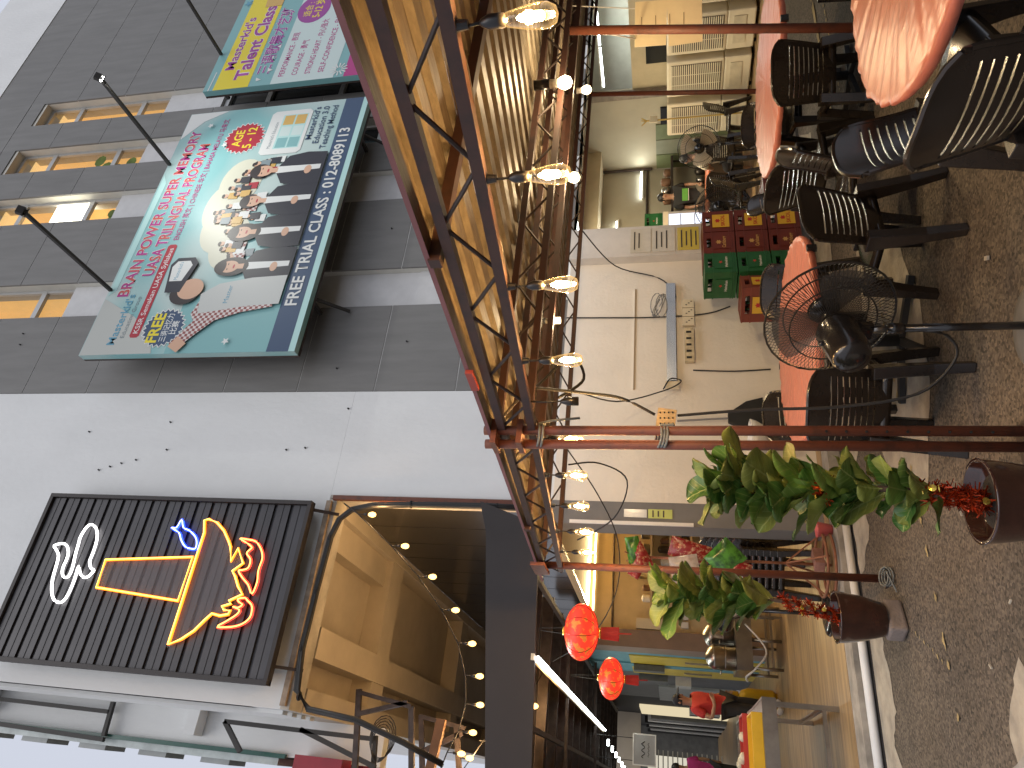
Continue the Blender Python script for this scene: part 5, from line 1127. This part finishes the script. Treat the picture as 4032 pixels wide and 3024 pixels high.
def stockpot(p, r, h, lab):
    t = T('stock_pot', lab, 'pot', p, group='steel stock pots on the stove counter')
    MB().lathe([(r, 0), (r, h), (r * 1.04, h + .01), (r * 1.02, h + .03), (r * .8, h + .08), (r * .3, h + .13), (.02, h + .14)], 24, p).o('pot', steel, t, True)
    MB().lathe([(r * 1.01, h * .5), (r * 1.02, h * .52), (r * 1.01, h * .54)], 24, p, False).o('band', steel, t, True)
    for s in (-1, 1): MB().tube([(p[0] + s * r, p[1] - .05, p[2] + h * .75), (p[0] + s * (r + .05), p[1] - .05, p[2] + h * .75), (p[0] + s * (r + .05), p[1] + .05, p[2] + h * .75), (p[0] + s * r, p[1] + .05, p[2] + h * .75)], .01).o('handle', steel, t, True)
stockpot((1.86, 11.1, .741), .17, .28, 'left lidded steel stock pot steaming on the stove counter'); stockpot((2.2, 11.3, .741), .17, .3, 'right lidded steel stock pot on the stove counter')
wire([(2.3, 10.88, .6), (1.95, 10.8, .35), (1.7, 10.8, .5), (1.6, 10.9, .62), (1.55, 11.0, .6)], 'pale gas hose drooping below the stove counter', .014, pvc, 'hose')
bx = T('serving_trolley', 'steel trolley with a white basin behind the rear plant', 'trolley', (2.5, 10.6, .12))
MB().box(2.35, 2.9, 10.3, 10.75, .85, .9).o('top', steel, bx); MB().box(2.4, 2.62, 10.32, 10.6, .9, 1.25).o('steel_bin', steel, bx); MB().box(2.38, 2.6, 10.3, 10.55, 1.3, 1.5).o('white_basin', pvc, bx)
for x in (2.38, 2.86):
    for y in (10.33, 10.72): MB().bar((x, y, .12), (x, y, .85), .03).o('leg', steel, bx)
gc = T('gas_cylinder', 'yellow gas cylinder under the steel counter by the man', 'gas cylinder', (1.42, 11.9, .12))
gy = mat('gas_yellow', (.6, .4, .02), .4, var=.12)
MB().lathe([(.13, .02), (.16, .06), (.165, .4), (.13, .5), (.06, .54), (.04, .56)], 22, (1.42, 11.9, .12)).o('body', gy, gc, True); MB().lathe([(.12, .0), (.12, .05)], 20, (1.42, 11.9, .12)).o('foot_ring', gy, gc, True); MB().lathe([(.11, .54), (.11, .66)], 20, (1.42, 11.9, .12), False).o('collar', gy, gc, True)
# near steel table with trays of food
tb = T('steel_table', 'steel prep table with square legs at the lower left, trays on top', 'table', (.2, 8.3, .12))
MB().quad((-1.2, 7.62, .80), (.93, 7.62, .80), (.97, 9.2, .80), (-1.2, 9.2, .80)).o('table_top', steel, tb)
MB().box(-1.2, .93, 7.6, 7.62, .68, .81).o('apron', steel, tb); MB().box(.931, .95, 7.62, 9.2, .68, .805).o('apron', steel, tb)
for x, y in ((.9, 7.68), (.9, 9.1), (-1.1, 7.68)): MB().bar((x, y, .12), (x, y, .68), .045).o('leg', steel, tb)
MB().bar((.9, 7.68, .25), (.9, 9.1, .25), .035).o('stretcher', steel, tb); MB().bar((-1.1, 7.68, .25), (.9, 7.68, .25), .035).o('stretcher', steel, tb)
def tray(x0, x1, y0, y1, z, h, m, lab):
    t = T('tray', lab, 'tray', ((x0 + x1) / 2, y0, z)); MB().box(x0, x1, y0, y1, z, z + .012).o('base', m, t)
    for a in ((x0, x0 + .015, y0, y1), (x1 - .015, x1, y0, y1)): MB().box(*a, z + .012, z + h).o('side', m, t)
    for a in ((x0 + .0151, x1 - .0151, y0, y0 + .015), (x0 + .0151, x1 - .0151, y1 - .015, y1)): MB().box(*a, z + .012, z + h).o('side', m, t)
    return t
tray(-.6, .82, 7.7, 8.15, .803, .1, mat('yellow_tray', (.65, .38, .02), .4, var=.08), 'yellow plastic tray at the front of the steel table'); tray(-.5, .85, 8.2, 8.6, .803, .14, mat('red_tray', (.45, .04, .03), .35, var=.08), 'red plastic tray behind the yellow tray'); tray(-.5, .85, 8.65, 9.15, .803, .12, steel, 'steel tray of food at the back of the table')
rg = random.Random(9)
for k in range(16):
    x, y = rg.uniform(-.3, .75), rg.uniform(8.3, 9.0); o = MB().lathe([(.03, 0), (.05, .02), (.045, .05), (.02, .07), (.002, .072)], 10).o('dumpling', mat('dough', (.68, .6, .42), .6, var=.1), None, True); o.location = (x, y, .9); tag(o, 'pale bun or shellfish piece in the red or steel tray on the steel table', 'food', 'food in the trays')
# framed sign hung under the awning
fs = T('hanging_sign', 'framed grey sign with flourishes hung under the awning at far left', 'sign', (.74, 14, 2.1))
MB().box(.5, .96, 14, 14.03, 1.92, 2.28).o('board', mat('sign_grey', (.3, .3, .3), .4, var=.06), fs); 
for a in ((.48, .98, 1.9, 1.92), (.48, .98, 2.28, 2.3)): MB().box(a[0], a[1], 13.99, 14.04, a[2], a[3]).o('frame_bar', pvc, fs)
for a in ((.48, .5), (.96, .98)): MB().box(*a, 13.99, 14.04, 1.921, 2.279).o('frame_bar', pvc, fs)
text('Seafood', .73, 2.1, .07, blackm, fs, 13.995, w=.26, align='CENTER', shear=.3) if 0 else MB().tube([(.6 + .02 * k, 13.994, 2.12 + .03 * math.sin(k * 1.3)) for k in range(14)], .006, 4).o('flourish', blackm, fs)
MB().tube([(.62 + .02 * k, 13.994, 2.03 + .012 * math.sin(k * 2.1)) for k in range(12)], .004, 4).o('flourish', blackm, fs)
for x in (.55, .9): MB().cyl((x, 14.01, 2.3), (x, 14.01, 3.05), .006).o('hanger', cable, fs)

# ================================================================ SHOP INTERIOR THINGS
def cooler(y, lab, louv=24):
    t = T('air_cooler', lab, 'air cooler', (11.7, y, .12), R(-90), 'evaporative air coolers along the partition')
    # local: front faces -Y
    MB().box(-.36, .36, -.3, .3, .05, .5).o('lower_body', cream, t, w=False, bev=.02); MB().box(-.37, .37, -.31, .31, .502, 1.5).o('upper_body', cream, t, w=False, bev=.03)
    MB().box(-.30, .30, -.318, -.312, .56, 1.42).o('grille_recess', mat('grille_dark', (.05, .035, .02), .8), t, w=False)
    for k in range(louv): MB().box(-.3, .3, -.335, -.319, .575 + k * .86 / louv, .575 + k * .86 / louv + .018).o('louvre', cream, t, w=False)
    for x in (-.1, .1): MB().box(x - .006, x + .006, -.337, -.3355, .56, 1.42).o('grille_bar', cream, t, w=False)
    MB().box(-.25, .25, -.312, -.302, .2, .4).o('water_panel', mat('cream_panel', (.55, .48, .34), .5), t, w=False)
    for x in (-.28, .28):
        for y_ in (-.22, .22): MB().cyl((x - .02, y_, .03), (x + .02, y_, .03), .03, n=10).o('castor', blackm, t, w=False)
    return t
for k, y in enumerate((9.62, 8.72, 7.85, 6.95)): cooler(y, ('cream louvred air cooler, farthest from the right red post', 'cream louvred air cooler, second from the far end', 'cream louvred air cooler, third from the far end behind the menu sheets', 'cream louvred air cooler at the picture edge')[k])
fg = T('display_fridge', 'lit glass-door drinks fridge beside the pilaster with a green crate on top', 'fridge', (10.1, 11.2, .12))
MB().box(9.5, 10.3, 10.95, 11.45, .12, 1.72).o('cabinet', frame, fg); MB().box(9.56, 10.22, 10.935, 10.949, .4, 1.6).o('glass_door', emis('fridge_light', (.8, .85, 1), 1.3), fg)
for k in range(4): MB().box(9.58, 10.2, 10.925, 10.934, .55 + k * .27, .57 + k * .27).o('shelf', steel, fg)
MB().box(9.5, 10.3, 10.94, 10.949, 1.61, 1.71).o('header', cream, fg)
cg = crate((10.15, 11.2, 1.722), R(90), 'green', 'Heineken', 'dark green crate standing on top of the drinks fridge', wl)
ct = T('dish_counter', 'dark counter against the green wall crowded with plates', 'counter', (11.4, 11.1, .12))
MB().box(10.7, 12.0, 10.75, 11.4, .12, .85).o('cabinet', mat('counter_brown', (.08, .05, .03), .6, var=.2), ct); MB().box(10.7, 12.0, 11.05, 11.4, 1.5, 1.55).o('upper_shelf', darkst, ct)
for x in (10.72, 11.98): MB().bar((x, 11.2, .85), (x, 11.2, 1.5), .03).o('shelf_post', darkst, ct)
for k in range(9):
    o = MB().lathe([(.05, 0), (.09, .01), (.09, .02 + .02 * (k % 4) + .1), (.03, .15 + .02 * (k % 4))], 12).o('plate_stack', rg.choice([steel, potd, potd, MATS['brown_timber']]), None, True); o.location = (10.8 + (k % 5) * .26, 11.15, .852 if k < 5 else 1.552); tag(o, 'stack of dishes on the %s of the dark shop counter, %s from the left' % ('top' if k < 5 else 'upper shelf', ('first', 'second', 'third', 'fourth', 'fifth')[k % 5]), 'plates', 'dishes on the shop counter')
o = MB().cyl((11.3, 9.5, .13), (11.3, 9.5, 2.05), .014).o('pole', mat('brass_pole', (.4, .27, .06), .4, var=.1))
t = T('coat_stand', 'thin yellow pole stand with small prongs and a card in the shop', 'stand', (10.9, 9.4, .12)); o.parent = t; o.location = (-10.9, -9.4, -.12); OFF[o] = OFF[t]
for d in ((.08, 0), (-.06, .06), (-.06, -.06)): MB().cyl((11.3, 9.5, 2.0), (11.3 + d[0], 9.5 + d[1], 2.1), .01).o('prong', MATS['brass_pole'], t)
MB().box(11.2, 11.38, 9.46, 9.47, 1.8, 1.95).o('card', cream, t)
# inner round table with orange edge
it = T('round_table', 'round table with orange top inside the shop before the man in black', 'table', (10.2, 10.2, .12))
MB().lathe([(.62, .74), (.65, .75), (.65, .775), (.62, .78)], 36, (10.2, 10.2, .12)).o('table_top', mat('orange_top', (.6, .17, .06), .4, var=.08), it); MB().cyl((10.2, 10.2, .14), (10.2, 10.2, .86), .035).o('pedestal', blackm, it, True)
for k in range(4): MB().tube([(10.2, 10.2, .3), (10.2 + .25 * math.cos(k * 1.57), 10.2 + .25 * math.sin(k * 1.57), .2), (10.2 + .4 * math.cos(k * 1.57), 10.2 + .4 * math.sin(k * 1.57), .14)], .018).o('foot', blackm, it, True)
chair(9.3, 9.4, .6, .8, 'black chair inside the shop just left of the seated person', .12); chair(9.85, 9.15, .3, .95, 'black chair inside the shop holding the seated person in white', .12); chair(10.9, 9.3, -.4, .9, 'black chair inside the shop before the coolers', .12); chair(8.3, 8.6, -.5, .8, 'black chair in the shop entrance behind the right table', .12)

# ================================================================ PEOPLE
skinm = mat('skin', (.42, .24, .15), .55, var=.08, sc=8); hairm = mat('hair_black', (.012, .01, .009), .5, var=.2, sc=40)
def skin(name, verts, edges, rad, m, par, sub=2, root=0):
    me = bpy.data.meshes.new(name); me.from_pydata(verts, edges, []); o = bpy.data.objects.new(name, me); C.objects.link(o); o.parent = par; OFF[o] = (0, 0, 0)
    me.materials.append(m); md = o.modifiers.new('skin', 'SKIN'); md.use_smooth_shade = True
    lay = me.skin_vertices[0] if me.skin_vertices else None
    if lay is None:
        me.attributes.new('dummy', 'FLOAT', 'POINT')
    for i, r in enumerate(rad):
        d = me.skin_vertices[0].data[i]; d.radius = (r, r) if not isinstance(r, tuple) else r; d.use_root = i == root
    s = o.modifiers.new('sub', 'SUBSURF'); s.levels = sub; s.render_levels = sub; return o
def person(name_lab, loc, rz, H, pose, shirt, pants, cap=None, hair=True, seated=False):
    """faces local -Y; joints as fractions of height"""
    t = T('person', name_lab, 'person', loc, rz)
    h = H
    J = dict(pelvis=(0, 0, .53), belly=(0, 0, .6), chest=(0, .0, .72), neckb=(0, 0, .82), neck=(0, -.005, .855), head1=(0, -.012, .895), head2=(0, -.012, .945), head3=(0, -.005, .985))
    legs = {}
    for s, k in ((-1, 'R'), (1, 'L')):
        J['hip' + k] = (s * .05, 0, .5); J['knee' + k] = (s * .055, -.012, .285); J['ank' + k] = (s * .055, .01, .045); J['toe' + k] = (s * .065, -.07, .018)
        J['sh' + k] = (s * .105, 0, .80); J['elb' + k] = (s * .135, .01, .63); J['wri' + k] = (s * .135, -.03, .49); J['hand' + k] = (s * .132, -.04, .45)
    J.update(pose)
    off = .0
    P3 = {k: V((v[0] * h, v[1] * h, v[2] * h)) for k, v in J.items()}
    order = list(P3)
    rad = dict(pelvis=.075, belly=.07, chest=.082, neckb=.045, neck=.032, head1=.046, head2=.052, head3=.036)
    for k in 'RL': rad.update({'hip' + k: .052, 'knee' + k: .033, 'ank' + k: .021, 'toe' + k: .02, 'sh' + k: .033, 'elb' + k: .024, 'wri' + k: .016, 'hand' + k: .02})
    E_ = [('pelvis', 'belly'), ('belly', 'chest'), ('chest', 'neckb'), ('neckb', 'neck'), ('neck', 'head1'), ('head1', 'head2'), ('head2', 'head3')]
    for k in 'RL': E_ += [('pelvis', 'hip' + k), ('hip' + k, 'knee' + k), ('knee' + k, 'ank' + k), ('ank' + k, 'toe' + k), ('chest', 'sh' + k), ('sh' + k, 'elb' + k), ('elb' + k, 'wri' + k), ('wri' + k, 'hand' + k)]
    verts = [P3[k] for k in order]; rads = [rad[k] * h for k in order]; edges = [(order.index(a), order.index(b)) for a, b in E_]
    # five fingers on each hand
    for k in 'RL':
        hd = P3['hand' + k]; d = (hd - P3['wri' + k]).normalized(); sd_ = d.cross(V((0, -1, .2))).normalized(); hi = order.index('hand' + k)
        for f, (o_, l_) in enumerate(((-.014, .035), (-.005, .04), (.005, .039), (.014, .032))):
            a = len(verts); verts += [hd + (sd_ * o_ + d * .012) * h, hd + (sd_ * o_ * 1.2 + d * (.012 + l_ * .55)) * h, hd + (sd_ * o_ * 1.1 + d * (.012 + l_ * .9) + V((0, -.012, 0))) * h]; rads += [.007 * h, .0058 * h, .0045 * h]; edges += [(hi, a), (a, a + 1), (a + 1, a + 2)]
        a = len(verts); verts += [P3['wri' + k] + (d * .012 + V((0, -.018, 0))) * h, P3['wri' + k] + (d * .035 + V((0, -.032, 0))) * h]; rads += [.007 * h, .005 * h]; edges += [(hi, a), (a, a + 1)]
    body = skin('body', verts, edges, rads, skinm, t, 1, order.index('pelvis'))
    hd = P3['head2']
    # face
    MB().lathe([(.001, -.02 * h), (.011 * h, -.006 * h), (.007 * h, .008 * h), (.001, .014 * h)], 8, hd + V((0, -.05 * h, -.012 * h))).o('nose', skinm, t, True, w=False)
    for s in (-1, 1):
        MB().lathe([(.001, -.005 * h), (.008 * h, 0), (.001, .005 * h)], 8, hd + V((s * .021 * h, -.045 * h, .002 * h))).o('eye', hairm, t, True, w=False)
        MB().lathe([(.002, -.016 * h), (.012 * h, 0), (.002, .018 * h)], 8, hd + V((s * .052 * h, .0, -.006 * h))).o('ear', skinm, t, True, w=False)
    MB().ob(hd + V((0, -.0475 * h, -.033 * h)), (.026 * h, .006 * h, .005 * h)).o('mouth', mat('lips', (.25, .08, .06), .5), t, w=False)
    def cloth(nm, keys, ed, rr2, m, scale=1.0):
        vs = [P3[k] if isinstance(k, str) else k for k in keys]; return skin(nm, vs, ed, [r * h for r in rr2], m, t, 2)
    sr = {k: P3['sh' + k].lerp(P3['elb' + k], .72) for k in 'RL'}
    cloth('shirt', ['belly', P3['pelvis'] + V((0, 0, -.02 * h)), 'chest', P3['neckb'] + V((0, 0, -.012 * h)), 'shR', sr['R'], 'shL', sr['L']], [(0, 1), (0, 2), (2, 3), (2, 4), (4, 5), (2, 6), (6, 7)], [.088, .1, .098, .046, .047, .045, .047, .045], shirt)
    kk = {k: P3['knee' + k].lerp(P3['ank' + k], .75) for k in 'RL'}
    cloth('trousers', ['pelvis', 'hipR', 'kneeR', kk['R'], 'hipL', 'kneeL', kk['L']], [(0, 1), (1, 2), (2, 3), (0, 4), (4, 5), (5, 6)], [.086, .066, .048, .04, .066, .048, .04], pants)
    for k in 'RL': cloth('shoe', ['ank' + k, 'toe' + k], [(0, 1)], [.03, .028], mat('pale_shoe', (.5, .45, .38), .6))
    hp = [(.054 * h * math.cos(a * math.pi / 14), .054 * h * 1.05 * math.sin(a * math.pi / 14)) for a in range(0, 8)]
    if cap:
        MB().lathe([(r, z + .004 * h) for r, z in hp], 18, hd + V((0, .004 * h, .006 * h)), False).o('cap', cap, t, True, w=False); v = MB(); v.ob(hd + V((0, -.075 * h, .014 * h)), (.085 * h, .07 * h, .008 * h), 0, R(12)); v.o('visor', cap, t, w=False, bev=.003)
        MB().lathe([(.05 * h, -.03 * h), (.053 * h, .01 * h)], 16, hd + V((0, .014 * h, 0)), False).o('hair', hairm, t, True, w=False)
    else: MB().lathe([(.05 * h, -.026 * h)] + [(r * 1.02, z + .008 * h) for r, z in hp], 18, hd + V((0, .014 * h, .008 * h)), False).o('hair', hairm, t, True, w=False)
    return t
redsh = mat('red_tshirt', (.5, .035, .03), .8, var=.12, sc=5, bump=.15, bsc=14); blk = mat('black_tshirt', (.02, .019, .018), .85, var=.15); khaki = mat('khaki_cloth', (.16, .13, .09), .85, var=.15); dk = mat('dark_trousers', (.03, .028, .025), .85, var=.15); wht = mat('white_shirt', (.65, .58, .45), .85, var=.08, bump=.2, bsc=10)
person('man in a red T-shirt and dark cap standing beside the steel table', (1.26, 11.35, .12), R(50), 1.5,
       dict(elbR=(-.185, .02, .645), wriR=(-.13, -.085, .62), handR=(-.08, -.115, .635), elbL=(.15, .02, .64), wriL=(.15, -.02, .52), handL=(.148, -.03, .48), head2=(0, -.02, .94), head1=(0, -.012, .893)), redsh, dk, cap=mat('cap_dark', (.02, .022, .028), .8))
mk = person('man in a black T-shirt with a green chest band behind the inner table', (10.75, 11.0, .12), R(-35), 1.68,
       dict(elbR=(-.14, .02, .64), wriR=(-.13, -.05, .52), handR=(-.125, -.075, .49), elbL=(.14, .02, .64), wriL=(.125, -.06, .54), handL=(.115, -.09, .52)), blk, khaki)
bnd = MB().ob((0, -.175, 1.16), (.24, .012, .11), 0, R(6)).o('green_band', mat('green_print', (.12, .38, .06), .7), mk, w=False); MB().ob((0, -.182, 1.09), (.24, .008, .012), 0, R(6)).o('white_stripe', pvc, mk, w=False)
person('person in a white shirt seated with back turned beside the cream-bladed fan', (9.95, 9.2, -.22), R(160), 1.62,
       dict(kneeR=(-.07, -.24, .5), kneeL=(.07, -.24, .5), ankR=(-.07, -.24, .25), ankL=(.07, -.24, .25), toeR=(-.07, -.31, .235), toeL=(.07, -.31, .235), hipR=(-.055, -.02, .51), hipL=(.055, -.02, .51), elbR=(-.14, -.07, .66), elbL=(.14, -.07, .66), wriR=(-.09, -.18, .66), wriL=(.09, -.18, .66), handR=(-.06, -.21, .67), handL=(.06, -.21, .67), chest=(0, -.015, .72), neckb=(0, -.03, .82), neck=(0, -.04, .85), head1=(0, -.055, .89), head2=(0, -.06, .94), head3=(0, -.055, .98)), wht, dk)
person('far person with a pink top at the lower left picture edge', (.55, 15.2, .12), R(200), 1.5, {}, mat('pink_top', (.45, .03, .18), .8), dk)
